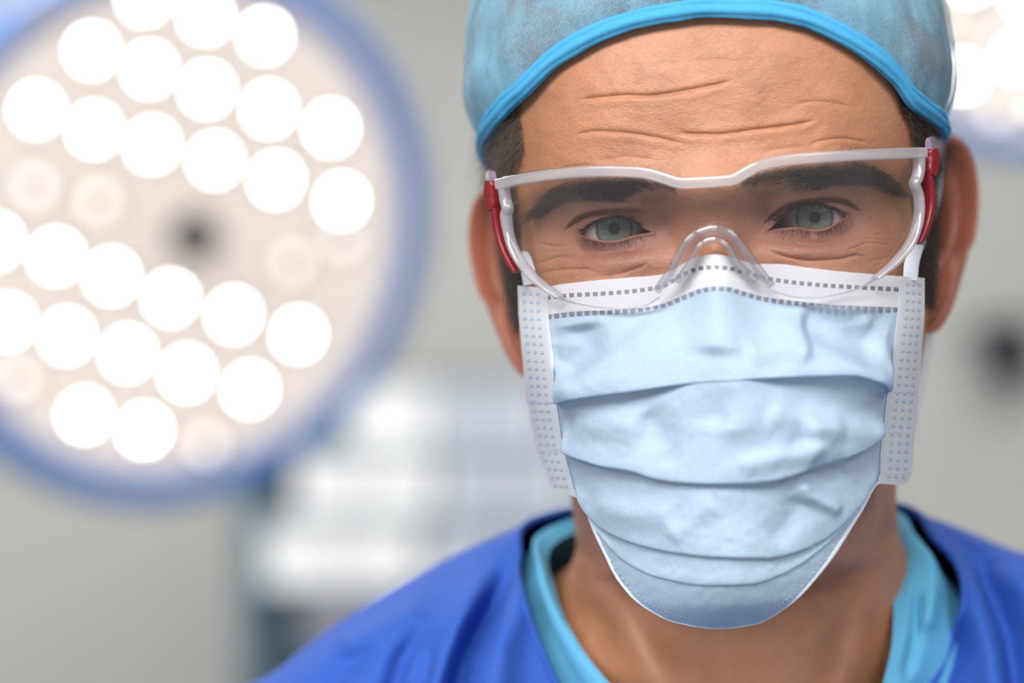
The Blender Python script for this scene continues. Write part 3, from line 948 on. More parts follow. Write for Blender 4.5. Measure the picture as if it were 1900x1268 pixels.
bl = np.array(BAND_LOW, float)
bp = on_surface(bl[2:-2, 0], bl[2:-2, 1], lambda x, z: base_y(x, z) - 3.5, 60, 20.0)
bphi = np.arcsin(np.clip(bp[:, 0]/(ring(bp[:, 2], 1) + 3.5), -0.995, 0.995))
kph = np.concatenate([[-math.pi, -2.6, -2.1, -1.68], bphi, [1.68, 2.1, 2.6, math.pi]])
kz = np.concatenate([[-30, -22, 2, 21], bp[:, 2], [19, 2, -22, -30]])
o = np.argsort(kph); kph, kz = kph[o], kz[o]
keep = np.concatenate([[True], np.diff(kph) > 1e-3]); kph, kz = kph[keep], kz[keep]
def band_z(phi): return pchip(kph, kz, phi)

cap = empty('scrub_hat', head_to_world([0, 80, 40]), 'light blue disposable surgical cap with rolled elastic edge on the man\'s head', 'surgical cap')
phi = np.linspace(-math.pi, math.pi, 420, endpoint=False)
v = np.concatenate([np.linspace(0, 0.3, 50), np.linspace(0.3, 1, 90)[1:]])
PH, VV = np.meshgrid(phi, v)
zb = band_z(PH) + 2.2
zz = zb + (117.5 - zb)*VV
off = 3.2 + 5.3*smooth(0, 0.22, VV) + 1.3*np.exp(-((np.abs(PH) - 1.5)/0.5)**2)*smooth(0.0, 0.15, VV)
u1 = (PH + math.pi)*16; 
off += 0.55*fbm(u1, VV*7, 31, 3)*smooth(0, 0.1, VV) + 0.45*np.sin(PH*62 + 3*fbm(u1*0.4, VV*3, 9, 2))*np.exp(-VV*14)
off += 1.2*fbm(u1*0.35 + 5, VV*4, 33, 2)*smooth(0.02, 0.2, VV)
CP = shell_pt(PH, zz, off); CP[..., 2] += 7*VV**1.5
raw_mesh('cap_fabric', head_to_world(CP.reshape(-1, 3)), grid_faces(*PH.shape, True, flip=True), M['cap'], cap)

HB = shell_pt(PH, zz + 1.5, np.maximum(off - 1.6 - 1.5*(1 - smooth(0, 0.1, VV)), 0.6)); HB[..., 2] += 6*VV**1.5
o = raw_mesh('hair', head_to_world(HB.reshape(-1, 3)), grid_faces(*PH.shape, True, flip=True), M['hair_cap'], person); o['label'] = 'dark brown hair pressed under the cap'

pp = np.linspace(-math.pi, math.pi, 400, endpoint=False)
ctr = shell_pt(pp, band_z(pp) + 2.4, 3.6)
refv = np.stack([np.sin(pp), -np.cos(pp), 0*pp], -1)
ang = np.linspace(0, 2*np.pi, 28, endpoint=False)
lob = 1 + 0.14*np.cos(2*ang + 0.6) + 0.10*np.cos(5*ang)
prof = np.stack([1.9*np.cos(ang)*lob, 2.5*np.sin(ang)*lob], -1)
sc = np.stack([1 + 0.14*fbm(pp*9 + 20, pp*0 + 3, 41, 3), 1 + 0.16*fbm(pp*11 + 40, pp*0 + 6, 42, 3)], -1)
b = MB().sweep(ctr, prof, refv, sc, closed=True)
ctr2 = shell_pt(pp, band_z(pp) + 5.2 + 0.5*fbm(pp*7 + 9, pp*0, 44, 2), 4.6)
prof2 = np.stack([0.9*np.cos(ang), 1.25*np.sin(ang)], -1)
b.sweep(ctr2, prof2, refv, 1 + 0.3*fbm(pp*10 + 30, pp*0 + 2, 43, 3), closed=True)
b.build('elastic_band', M['capband'], cap, head_to_world)

# ------------------------------------------------------------------ face mask
MZ = [-134, -126, -117, -106, -92, -76, -62, -50, -36, -22, -12, 0]
MF = [  -2,  -17,  -28,  -33, -35, -36, -36, -34, -26, -16, -12, -11]
MA = [  62,   62,   62,   63,  64,  66,  68,  70,  72,  73,  73, 73]
MN = [1.75, 1.75, 1.75, 1.75, 1.8, 1.85, 1.9, 2.0, 2.2, 2.35, 2.4, 2.4]
NH = [   0,    0,    0,    0,   0,   0.5,   3,   7,  11,  11.5, 10, 8]
NWD = [ 14,   14,   14,   14,  14,  14,  14,  13,  11.5, 9.5, 8.6, 8]
def mask_y(x, z):
    f, a, n = pchip(MZ, MF, z), pchip(MZ, MA, z), pchip(MZ, MN, z)
    t = np.clip(np.abs(x)/a, 0, 0.9995)
    c = 62.0
    y = c - (c - f)*(1 - t**n)**(1/n)
    return y - pchip(MZ, NH, z)*np.exp(-(np.abs(x)/pchip(MZ, NWD, z))**2) - 2.5*np.exp(-((np.abs(x)-40)/15)**2 - ((z+27)/10)**2)

CUR = [
 [(962,530),(1012,533),(1040,528),(1100,521),(1170,515),(1225,510),(1250,500),(1275,485),(1300,475),(1325,472),(1350,475),(1375,483),(1400,490),(1440,490),(1500,497),(1560,504),(1620,509),(1672,513),(1714,516)],
 [(963,552),(1012,553),(1060,548),(1120,545),(1180,540),(1230,531),(1265,511),(1300,498),(1325,496),(1350,498),(1380,505),(1420,516),(1460,523),(1520,529),(1580,533),(1640,536),(1672,538),(1714,540)],
 [(964,585),(1013,588),(1060,583),(1120,580),(1180,577),(1230,568),(1270,552),(1300,540),(1325,536),(1350,537),(1380,545),(1420,556),(1470,562),(1540,570),(1600,573),(1670,575),(1714,578)],
 [(978,745),(1028,748),(1100,735),(1180,724),(1280,711),(1340,708),(1400,702),(1480,697),(1555,695),(1600,707),(1652,728),(1703,728)],
 [(997,838),(1042,835),(1085,848),(1130,862),(1175,870),(1220,886),(1260,893),(1320,896),(1380,895),(1430,890),(1480,875),(1540,855),(1590,835),(1641,803),(1696,805)],
 [(1022,900),(1062,905),(1090,950),(1130,985),(1190,1010),(1250,1023),(1330,1032),(1420,1034),(1490,1018),(1540,990),(1590,940),(1636,880),(1690,880)],
 [(1035,908),(1070,918),(1110,985),(1160,1040),(1230,1072),(1310,1085),(1390,1083),(1460,1060),(1530,1010),(1585,955),(1632,892),(1684,893)],
 [(1040,914),(1075,926),(1110,1000),(1150,1080),(1200,1130),(1260,1157),(1330,1167),(1400,1159),(1460,1126),(1530,1052),(1590,962),(1632,898),(1672,902)]]
US = 0.065
U = np.concatenate([np.linspace(0, US, 9), np.linspace(US, 1-US, 300)[1:-1], np.linspace(1-US, 1, 9)])
rows_px = []
for cpts in CUR:
    p = np.array(cpts, float)
    X = np.interp(U, [0, US, 1-US, 1], [p[0, 0], p[1, 0], p[-2, 0], p[-1, 0]])
    rows_px.append(np.stack([X, pchip(p[:, 0], p[:, 1], X)], -1))
um = (U - US)/(1 - 2*US)
edgef = smooth(0, 0.03, um)*(1 - smooth(0.97, 1.0, um))
A1 = 4.6*edgef*np.clip(1 - 0.93*np.exp(-((um - 0.49)/0.14)**4), 0, 1)
A2 = 5.2*edgef*(0.75 + 0.25*np.sin(um*9 + 0.6))
A3 = 1.7*edgef; A4 = 0.9*edgef
AMP = {3: A1, 4: A2, 5: A3, 6: A4}
rows = []          # (picture row, outward displacement)
nseg = [7, 9, 40, 34, 34, 16, 16]
start = rows_px[0].copy(); 
for k in range(7):
    a, bnd = start, rows_px[k+1]
    amp = AMP.get(k+1); n = nseg[k]
    for i in range(n):
        t = i/n
        r = a*(1-t) + bnd*t
        d = 0*U if amp is None else amp*smooth(0.35, 1.0, t)**1.3
        if k >= 3: d = d + (AMP[k]*0.15)*(1-t)
        rows.append((r, d))
    if amp is not None:
        rows.append((bnd.copy(), amp))
        e = bnd.copy(); e[:, 1] += 0.4; rows.append((e, amp*0.96))
        e = bnd.copy(); e[:, 1] -= 0.6*amp; rows.append((e, amp*0.55))
        e = bnd.copy(); e[:, 1] -= 1.8*amp; rows.append((e, amp*0.15))
        start = e
    else: start = bnd
rows.append((rows_px[7], 0*U))
RP = np.array([r for r, _ in rows]); RD = np.array([d for _, d in rows])
MPX, MPY = RP[..., 0], RP[..., 1]
def seg_ridge(px, py, pts, amp, wid, skew=0.0):
    """soft ridge (or hollow) in the cloth along a measured line"""
    p = np.array(pts, float); best = np.full(px.shape, 1e9); side = np.zeros(px.shape); along = np.zeros(px.shape)
    L_ = np.concatenate([[0], np.cumsum(np.linalg.norm(np.diff(p, axis=0), axis=1))])
    for i in range(len(p)-1):
        d = p[i+1] - p[i]; ln = np.linalg.norm(d)
        t = np.clip(((px - p[i, 0])*d[0] + (py - p[i, 1])*d[1])/ln**2, 0, 1)
        qx, qy = p[i, 0] + t*d[0] - px, p[i, 1] + t*d[1] - py
        dist = np.hypot(qx, qy); m = dist < best
        best = np.where(m, dist, best); side = np.where(m, np.sign(d[0]*(-qy) - d[1]*(-qx)), side); along = np.where(m, (L_[i] + t*ln)/L_[-1], along)
    w = np.where(side > 0, wid*(1+skew), wid*(1-skew))
    return amp*np.exp(-(best/w)**2)*smooth(-0.02, 0.18, along)*(1 - smooth(0.82, 1.02, along))
D = RD.copy()
R_ = lambda pts, amp, wid, **k: seg_ridge(MPX, MPY, pts, 1.7*amp, wid, **k)
D += R_([(1430, 590), (1500, 640), (1580, 690), (1650, 724)], 3.0, 36, skew=0.4)
D += R_([(1250, 590), (1180, 640), (1100, 700), (1036, 744)], 2.9, 40, skew=-0.35)
D += R_([(1480, 600), (1560, 610), (1640, 640)], -2.6, 44)
D += R_([(1070, 600), (1080, 650), (1050, 700)], -2.4, 38)
D += R_([(1380, 660), (1440, 640), (1500, 650)], 1.6, 24)
D += R_([(1330, 640), (1325, 720), (1330, 800)], -2.3, 42)
D += R_([(1360, 862), (1440, 845), (1535, 826)], 1.5, 17, skew=0.3)
D += R_([(1480, 800), (1540, 790), (1640, 800)], 1.6, 30)
D += R_([(1420, 760), (1500, 790), (1560, 800)], 1.4, 24)
D += R_([(1490, 862), (1530, 880), (1570, 860)], -1.5, 24)
D += R_([(1480, 890), (1500, 920), (1560, 950)], 1.6, 14)
D += R_([(1060, 790), (1130, 790), (1200, 800)], 1.8, 30)
D += R_([(1200, 760), (1230, 820), (1250, 870)], -1.0, 26)
D += R_([(1330, 780), (1420, 790), (1470, 830)], 1.0, 30)
D += R_([(1100, 925), (1170, 950), (1260, 960)], 1.2, 26)
D += R_([(1240, 1000), (1290, 960), (1330, 930)], 0.8, 22)
D += R_([(1430, 1010), (1470, 960), (1480, 920)], -0.9, 24)
D += R_([(1260, 528), (1326, 514), (1410, 530)], 0.9, 7)
D += R_([(1600, 580), (1640, 650), (1648, 710)], 1.0, 14)
inner = smooth(0, 0.02, um)*(1 - smooth(0.98, 1, um))
D = D*inner[None]*smooth(530, 600, MPY) + R_([(1260, 528), (1326, 514), (1410, 530)], 0.6, 7)
D += (0.35*fbm(MPX/40, MPY/30, 51, 3) + 0.10*fbm(MPX/9, MPY/9, 52, 2))*inner[None]*smooth(560, 620, MPY)
def mask_pt(px, py, out=0.0):
    p = on_surface(px, py, mask_y, 60, 10.0)
    p[..., 1] -= out
    return p
def mask_out(P):                         # outward direction: forward in the middle, sideways at the cheeks
    n = np.stack([P[..., 0]/70.0*0.9, -np.ones(P.shape[:-1]), 0*P[..., 0]], -1)
    return n/np.linalg.norm(n, axis=-1, keepdims=True)
MP = mask_pt(MPX, MPY)
MP = MP + mask_out(MP)*D[..., None]
mask = empty('face_mask', head_to_world([0, -30, -70]), 'pale blue pleated surgical face mask over the nose, mouth and chin', 'face mask')
iL = 8; iR = len(U) - 9
def sub(P, a, b2, out=0.0):
    Q = P[:, a:b2+1] + (mask_out(P[:, a:b2+1])*out)
    return head_to_world(Q.reshape(-1, 3)), grid_faces(Q.shape[0], Q.shape[1])
n_top = sum(nseg[:2])
V, F = sub(MP[n_top-1:], iL, iR); raw_mesh('pleated_panel', V, F, M['mask'], mask)
V, F = sub(MP[:n_top], iL, iR, 0.15); o = raw_mesh('nose_edge', V, F, M['maskwhite'], mask); o['label'] = 'white upper edge holding the nose wire'
for a, b2, w in ((0, iL + 3, 'left-hand'), (iR - 3, len(U)-1, 'right-hand')):
    V, F = sub(MP, a, b2, 0.45); o = raw_mesh('side_strip', V, F, M['maskwhite'], mask); o['label'] = 'white embossed side strip, %s in the picture' % w
# bottom hem
hem = MP[-1, iL:iR+1]; hn = mask_out(hem)
MB().sweep(hem + hn*0.1 + [0, 0, 0.7], circle(10, 0.3, 0.9), hn).build('hem', M['maskwhite'], mask, head_to_world)

def weld_quads(centers, w, h, out, tang=None):
    """small embossed squares pressed into the cloth"""
    c_ = np.array(centers, float); n = len(c_)
    tg = np.tile([1.0, 0.0], (n, 1)) if tang is None else np.asarray(tang, float)
    cx = np.array([-1, 1, 1, -1])*w/2; cy = np.array([-1, -1, 1, 1])*h/2
    ox = cx[None]*tg[:, :1] - cy[None]*tg[:, 1:]; oy = cx[None]*tg[:, 1:] + cy[None]*tg[:, :1]
    lo = mask_pt(c_[:, :1] + ox, c_[:, 1:] + oy); lo = lo + mask_out(lo)*out
    hi = mask_pt(c_[:, :1] + ox*0.72, c_[:, 1:] + oy*0.72); hi = hi + mask_out(hi)*(out + 0.10)
    V = np.concatenate([lo, hi], 1).reshape(-1, 3)
    f = np.array([[4,5,6,7],[0,1,5,4],[1,2,6,5],[2,3,7,6],[3,0,4,7]])
    F = (f[None] + 8*np.arange(n)[:, None, None]).reshape(-1, 4)
    return MB().add(V, F)
for cpts, step in ((CUR[1], 14.6), (CUR[2], 14.2)):
    p = np.array(cpts[1:-1], float)
    xx = np.linspace(p[0, 0], p[-1, 0], 900); yy = pchip(p[:, 0], p[:, 1], xx)
    s_ = np.concatenate([[0], np.cumsum(np.hypot(np.diff(xx), np.diff(yy)))])
    q = np.arange(6, s_[-1]-4, step)
    cx, cy = np.interp(q, s_, xx), np.interp(q, s_, yy)
    tx, ty = np.interp(q+2, s_, xx) - cx, np.interp(q+2, s_, yy) - cy
    ln = np.hypot(tx, ty) + 1e-9
    o = weld_quads(np.stack([cx, cy], -1), 8.6, 7.6, 0.25, np.stack([tx/ln, ty/ln], -1)).build('weld_seam', M['weld'], mask, head_to_world)
    o['label'] = 'row of grey pressed weld marks'; o['kind'] = 'stuff'
for left in (True, False):
    C_ = []
    ks = range(len(CUR))
    oc = np.array([CUR[k][0] if left else CUR[k][-1] for k in ks], float); ic = np.array([CUR[k][1] if left else CUR[k][-2] for k in ks], float)
    for fr in (0.24, 0.5, 0.76):
        pth = oc*(1-fr) + ic*fr
        ys = np.arange(pth[0, 1] + 14, pth[-1, 1] - 6, 15.5)
        xs_ = np.interp(ys, pth[:, 1], pth[:, 0])
        C_ += list(zip(xs_, ys))
    o = weld_quads(C_, 6.5, 6.5, 0.52).build('weld_strip', M['weldlight'], mask, head_to_world); o['kind'] = 'stuff'
# bottom double stitch row
p = np.array(CUR[7][2:-2], float); xx = np.linspace(1135, 1560, 60); yy = pchip(p[:, 0], p[:, 1], xx) - 13
o = weld_quads(np.stack([xx, yy], -1), 4, 3.5, 0.15).build('hem_stitches', M['weldlight'], mask, head_to_world); o['kind'] = 'stuff'
# ear loops
for s, top_px, bot_px in ((-1, (984, 528), (1030, 900)), (1, (1689, 520), (1680, 890))):
    t0 = mask_pt(np.array([float(top_px[0])]), np.array([float(top_px[1])]))[0]; b0 = mask_pt(np.array([float(bot_px[0])]), np.array([float(bot_px[1])]))[0]
    pts = [t0, t0 + [s*2.0, 6, 8], [s*73.5, 62, 2], [s*77.5, 82, 16], [s*80, 100, 20], [s*78, 108, 0], [s*76.5, 104, -24], [s*70, 90, -50], b0 + [s*0.5, 8, 8], b0 + [-s*1.5, 3.0, 2]]
    P = spline(pts, 60)
    MB().sweep(P, circle(12, 0.5, 2.6), np.array([s*0.4, -1.0, 0.3])).build('ear_loop', M['maskwhite'], mask, head_to_world)

# ------------------------------------------------------------------ safety goggles
def gog_y(x, z):
    return -26.0 + 88 - np.sqrt(np.maximum(88.0**2 - np.clip(x, -80, 80)**2, 100)) + (z - 4)**2/420.0
def gp(pts, n, dy=0.0):
    p = spline(np.array(pts, float), n)
    q = on_surface(p[:, 0], p[:, 1], gog_y, 60)
    q[:, 1] += dy
    return q
goggles = empty('safety_goggles', head_to_world([0, -20, 0]), 'clear wraparound safety goggles with red hinge clips over the man\'s eyes', 'goggles')
TOPC = [(929, 342), (960, 335), (1000, 328), (1060, 321), (1120, 318), (1170, 319), (1205, 323), (1235, 332), (1262, 340), (1300, 339), (1340, 336.5), (1362, 333), (1385, 320),
        (1410, 308), (1450, 299), (1500, 294), (1560, 290), (1620, 287), (1670, 285), (1710, 284)]
BOTC = [(930, 352), (934, 395), (943, 440), (957, 475), (976, 505), (1003, 532), (1040, 555), (1080, 566), (1120, 572), (1160, 573), (1198, 567), (1224, 552), (1243, 526),
        (1258, 494), (1270, 465), (1285, 444), (1304, 431), (1325, 427), (1346, 431), (1365, 444), (1384, 470), (1400, 500), (1414, 524), (1432, 540), (1470, 551),
        (1510, 553), (1560, 546), (1600, 532), (1624, 518), (1655, 494), (1680, 464), (1697, 430), (1705, 390), (1707, 340), (1708, 296)]
bt = spline(BOTC, 420); tp = np.array(TOPC, float)
tpy = np.interp(bt[:, 0], tp[:, 0], tp[:, 1])
rws = np.linspace(0, 1, 26)[:, None]
GX = np.repeat(bt[:, 0][None], 26, 0); GY = tpy[None]*(1 - rws) + np.maximum(bt[:, 1], tpy + 1)[None]*rws
GF = on_surface(GX, GY, gog_y, 60); GB = GF.copy(); nn = np.stack([GF[..., 0]/88, -np.sqrt(1 - (GF[..., 0]/88)**2), 0*GF[..., 0]], -1)
GB = GF - nn*1.6
mb = MB().grid(GF, flip=False).grid(GB, flip=True)
mb.grid(np.stack([GF[-1], GB[-1]])).grid(np.stack([GB[0], GF[0]])).grid(np.stack([GB[:, 0], GF[:, 0]])).grid(np.stack([GF[:, -1], GB[:, -1]]))
mb.build('lens', M['lens'], goggles, head_to_world)
def sweep_on(name, pts, n, prof, mat, dy=0.0, scale=None):
    P = gp(pts, n, dy)
    ref = np.stack([P[:, 0]/88, -np.sqrt(1 - np.clip(P[:, 0]/88, -.95, .95)**2), 0*P[:, 0]], -1)
    return MB().sweep(P, prof, ref, scale).build(name, mat, goggles, head_to_world)
sweep_on('brow_bar', TOPC, 160, circle(28, 2.4, 1.75, 6), M['rim'], 0.6)
MB().sweep(gp([(940, 329), (1000, 318), (1080, 312), (1120, 310)], 40, 6), circle(8, 2.5, 0.5, 3), (0, 1, 0)).build('brow_flange', M['clear'], goggles, head_to_world)
MB().sweep(gp([(1560, 282), (1620, 279), (1670, 277), (1705, 275)], 40, 6), circle(8, 2.5, 0.5, 3), (0, 1, 0)).build('brow_flange', M['clear'], goggles, head_to_world)
sweep_on('side_rim', [(934, 345), (938, 372), (942, 388), (939, 400), (943, 430), (951, 458), (966, 487), (988, 513), (1014, 535), (1040, 552)], 90, circle(14, 2.0, 1.35, 3),
         M['rim'], 0.4, np.stack([np.ones(90), np.interp(np.linspace(0, 1, 90), [0, .25, .35, .8, 1], [1.1, 1.2, .8, .9, .55])], -1))
sweep_on('side_rim', [(1706, 288), (1705, 315), (1701, 332), (1697, 342), (1704, 362), (1706, 392), (1700, 425), (1687, 455), (1664, 484), (1642, 503), (1624, 517)], 90, circle(14, 2.0, 1.35, 3),
         M['rim'], 0.4, np.stack([np.ones(90), np.interp(np.linspace(0, 1, 90), [0, .15, .28, .8, 1], [1.1, 1.2, .8, .9, .55])], -1))
sweep_on('lower_edge', BOTC[6:12], 60, circle(8, 0.9, 0.30), M['clear'])
sweep_on('lower_edge', BOTC[23:29], 60, circle(8, 0.9, 0.30), M['clear'])
# nose bridge: outer bead plus a flange reaching back to the nose
outer = [(1219, 540), (1238, 512), (1252, 488), (1263, 466), (1276, 446), (1297, 430), (1325, 423), (1352, 430), (1369, 446), (1387, 470), (1401, 491), (1418, 513), (1432, 530)]
innr = [(1256, 522), (1270, 505), (1283, 484), (1290, 467), (1303, 451), (1323, 444), (1342, 450), (1355, 465), (1366, 487), (1382, 503), (1404, 520)]
P1 = gp(outer, 90, -0.2); P2 = gp(innr, 90, 3.0)
nb = MB().sweep(P1, circle(16, 1.8, 1.25), (0, -1, 0))
nb.sweep(P2, circle(16, 2.8, 1.15, 2.6), (0, -1, 0))
rw = np.linspace(0, 1, 8)[:, None, None]
web = P1[None]*(1-rw) + P2[None]*rw; web[..., 1] += 1.6*np.sin(rw[..., 0]*np.pi)
nb.grid(web).build('nose_bridge', M['clear'], goggles, head_to_world)
for s, blk, strip in ((-1, [(917, 336), (916, 350), (917, 368), (921, 390)], [(921, 386), (925, 420), (934, 456), (947, 484), (960, 504)]),
                      (1, [(1722, 277), (1724, 292), (1723, 308), (1719, 326)], [(1719, 322), (1724, 352), (1724, 385), (1716, 420), (1702, 451)])):
    P = gp(blk, 24, 3.5 if s < 0 else 3.5)
    ref = np.array([s*0.75, -0.65, 0])
    w = np.interp(np.linspace(0, 1, 24), [0, .08, .5, .85, 1], [.7, 1.0, 1.1, .95, .55])
    mb = MB().sweep(P, circle(22, 3.2, 2.6, 4.5), ref, np.stack([np.ones(24), w], -1))
    P = gp(strip, 50, 2.6)
    mb.sweep(P, circle(18, 2.2, 1.3, 4), ref, np.stack([np.ones(50), np.interp(np.linspace(0, 1, 50), [0, .8, 1], [1, 1, .7])], -1))
    o = mb.build('hinge_clip', M['red'], goggles, head_to_world)
    a = gp(blk, 24, 5)[8]
    pts = [a + [s*0.5, 2, 2], a + [s*3.0, 14, 3], [s*77.5, 60, a[2] + 4], [s*79.5, 88, a[2] + 5], [s*80.5, 104, a[2] - 2], [s*79.5, 116, a[2] - 20]]
    P = spline(pts, 60)
    MB().sweep(P, circle(12, 1.1, 4.4, 3), (s, 0, 0), np.stack([np.ones(60), np.interp(np.linspace(0, 1, 60), [0, .3, 1], [1.1, .9, .6])], -1)).build('temple', M['lilac'], goggles, head_to_world)
#MARK_CLOTHES
# ------------------------------------------------------------------ clothing (millimetres from EYE, upright)
def loft(loops, nth, nrow):
    """closed loops of equal point count -> smooth tube"""
    S = [spline_fixed(l, nth) for l in loops]
    S = np.array(S)                                        # k, nth, 3
    k = len(S); t = np.linspace(0, k - 1, nrow)
    Q = np.concatenate([2*S[:1] - S[1:2], S, 2*S[-1:] - S[-2:-1]], 0)
    out = []
    for tt in t:
        i = min(int(tt), k - 2); f = tt - i
        p0, p1, p2, p3 = Q[i], Q[i+1], Q[i+2], Q[i+3]
        out.append(0.5*((2*p1) + (-p0 + p2)*f + (2*p0 - 5*p1 + 4*p2 - p3)*f**2 + (-p0 + 3*p1 - 3*p2 + p3)*f**3))
    return np.array(out)
def spline_fixed(pts, n):                                  # same parameter for every loop
    P = np.asarray(pts, float); m = len(P)
    t = np.linspace(0, m, n, endpoint=False); i = t.astype(int); f = (t - i)[:, None]
    p0, p1, p2, p3 = P[(i-1) % m], P[i % m], P[(i+1) % m], P[(i+2) % m]
    return 0.5*((2*p1) + (-p0 + p2)*f + (2*p0 - 5*p1 + 4*p2 - p3)*f**2 + (-p0 + 3*p1 - 3*p2 + p3)*f**3)
def bproject(p):
    w = np.asarray(p, float) - CAM
    return 950 + FPX*w[..., 0]/w[..., 1], 634 - FPX*w[..., 2]/w[..., 1]

G0 = [(10,50,-212),(-30,58,-186),(-50,68,-154),(-60,82,-130),(-62,101,-115.5),(-54,128,-103),(8,150,-96),(76,128,-98),(88,101,-109),(94,84,-122),(84,66,-151),(50,58,-188)]
G1 = [(10,26,-258),(-58,30,-235),(-88,44,-200),(-98,74,-154),(-98,105,-130.5),(-88,148,-122),(8,178,-118),(105,148,-112),(113,105,-117),(116,76,-136),(106,44,-190),(70,30,-235)]
G2 = [(10,4,-330),(-84,8,-310),(-128,28,-262),(-146,70,-194),(-149,108,-162),(-132,165,-160),(8,196,-170),(142,165,-142),(158,108,-128),(158,70,-168),(140,28,-248),(95,8,-310)]
G3 = [(10,-12,-420),(-105,-8,-405),(-165,18,-360),(-196,66,-270),(-203,108,-218),(-180,172,-230),(8,206,-260),(190,172,-215),(215,108,-172),(214,66,-230),(178,18,-345),(118,-8,-405)]
G4 = [(10,-16,-560),(-108,-10,-560),(-172,20,-560),(-205,66,-500),(-214,108,-470),(-190,172,-500),(8,206,-520),(200,172,-500),(226,108,-455),(222,66,-490),(184,20,-555),(120,-10,-560)]
G5 = [(10,-10,-800),(-100,-4,-800),(-158,25,-800),(-180,66,-800),(-184,108,-800),(-168,166,-800),(8,196,-800),(178,166,-800),(196,108,-800),(192,66,-800),(170,25,-800),(112,-4,-800)]
G6 = [(10,-30,-1150),(-115,-22,-1150),(-180,15,-1150),(-208,66,-1150),(-212,108,-1150),(-194,180,-1150),(8,216,-1150),(204,180,-1150),(222,108,-1150),(218,66,-1150),(190,15,-1150),(126,-22,-1150)]
GW = loft([G0, G1, G2, G3, G4, G5, G6], 340, 240)
def fold(P, pts, amp, wid, depth_dir=np.array([0, -1, 0.15])):
    p = np.array(pts, float)
    px, py = bproject(P)
    r = seg_ridge(px, py, pts, 1.6*amp, wid)
    r = np.where(P[..., 1] < 112, r, 0)
    return P + r[..., None]*depth_dir
for pts, amp, wid in (
    ([(985, 1012), (940, 1075), (900, 1150), (862, 1220), (830, 1330), (810, 1600), (820, 1900)], -11, 24),
    ([(1000, 1040), (965, 1110), (930, 1190), (915, 1300), (930, 1700)], 5, 34),
    ([(925, 1050), (880, 1110), (840, 1180), (800, 1290), (770, 1600)], 6, 30),
    ([(850, 1150), (800, 1215), (775, 1300), (760, 1500), (770, 1800)], -6, 20),
    ([(800, 1150), (745, 1225), (715, 1320), (690, 1500), (700, 1700)], -6, 20),
    ([(700, 1190), (640, 1240), (590, 1320), (560, 1500)], -4, 24),
    ([(790, 1120), (720, 1160), (620, 1210)], 3, 26),
    ([(1770, 1000), (1830, 1060), (1880, 1170), (1900, 1290), (1900, 1600)], -9, 24),
    ([(1800, 985), (1870, 1040), (1930, 1120), (1980, 1300)], 5, 28),
    ([(1770, 1040), (1800, 1110), (1830, 1220), (1840, 1300), (1830, 1600)], 5, 28),
    ([(1785, 1130), (1780, 1200), (1750, 1290), (1720, 1500)], -5, 22)):
    GW = fold(GW, pts, amp, wid)
GW[..., 1] += 1.2*fbm(GW[..., 0]/30 + 50, GW[..., 2]/30 + 50, 61, 3)
gown = raw_mesh('gown', body_to_world(GW.reshape(-1, 3)), grid_faces(*GW.shape[:2], True), M['gown'], person)
gown['label'] = 'royal blue surgical gown with folds over the shoulders'
# rolled neck edge of the gown
e0 = GW[0]
MB().sweep(e0 + [0, -0.5, 0], circle(10, 1.6, 1.2), np.array([0, -1, 0.4]), closed=True).build('neck_binding', M['gown'], gown, body_to_world)

# light blue scrub top under the gown: V-neck collar
S0 = [(26,40,-204),(2,46,-182),(-22,52,-163),(-40,63,-144),(-49,88,-126),(-46,118,-110),(8,142,-100),(64,118,-103),(72,88,-112),(68,70,-124),(64,56,-146),(50,46,-182)]
S1 = [(26,38,-210),(-2,45,-188),(-30,54,-163),(-47,68,-140),(-55,92,-118),(-50,122,-106),(8,147,-95),(70,122,-98),(79,94,-106),(81,76,-119),(72,58,-147),(54,46,-186)]
S2 = [(12,54,-226),(-30,64,-200),(-52,76,-166),(-59,90,-142),(-60,106,-128),(-52,130,-112),(8,150,-102),(74,130,-106),(86,106,-118),(93,88,-132),(85,70,-160),(50,62,-200)]
S3 = [(12,52,-280),(-58,58,-252),(-82,72,-222),(-88,92,-186),(-88,108,-168),(-78,144,-156),(8,168,-152),(98,144,-140),(112,108,-142),(114,90,-166),(104,68,-206),(68,56,-252)]
SC = loft([S0, S1, S2, S3], 260, 60)
SC[..., 1] += 0.8*fbm(SC[..., 0]/14 + 50, SC[..., 2]/18 + 50, 62, 3)
for pts, amp, wid in (([(1075, 1110), (1110, 1180), (1170, 1268)], -3.5, 12), ([(1720, 1000), (1735, 1080), (1715, 1180)], 2.5, 16), ([(1705, 1090), (1700, 1180), (1680, 1268)], -2.5, 12),
                      ([(1040, 1040), (1050, 1120), (1090, 1200)], 2.5, 16)):
    SC = fold(SC, pts, amp, wid)
scrub = raw_mesh('scrub_top', body_to_world(SC.reshape(-1, 3)), grid_faces(*SC.shape[:2], True), M['scrub'], person)
scrub['label'] = 'light blue V-neck scrub collar showing inside the gown'

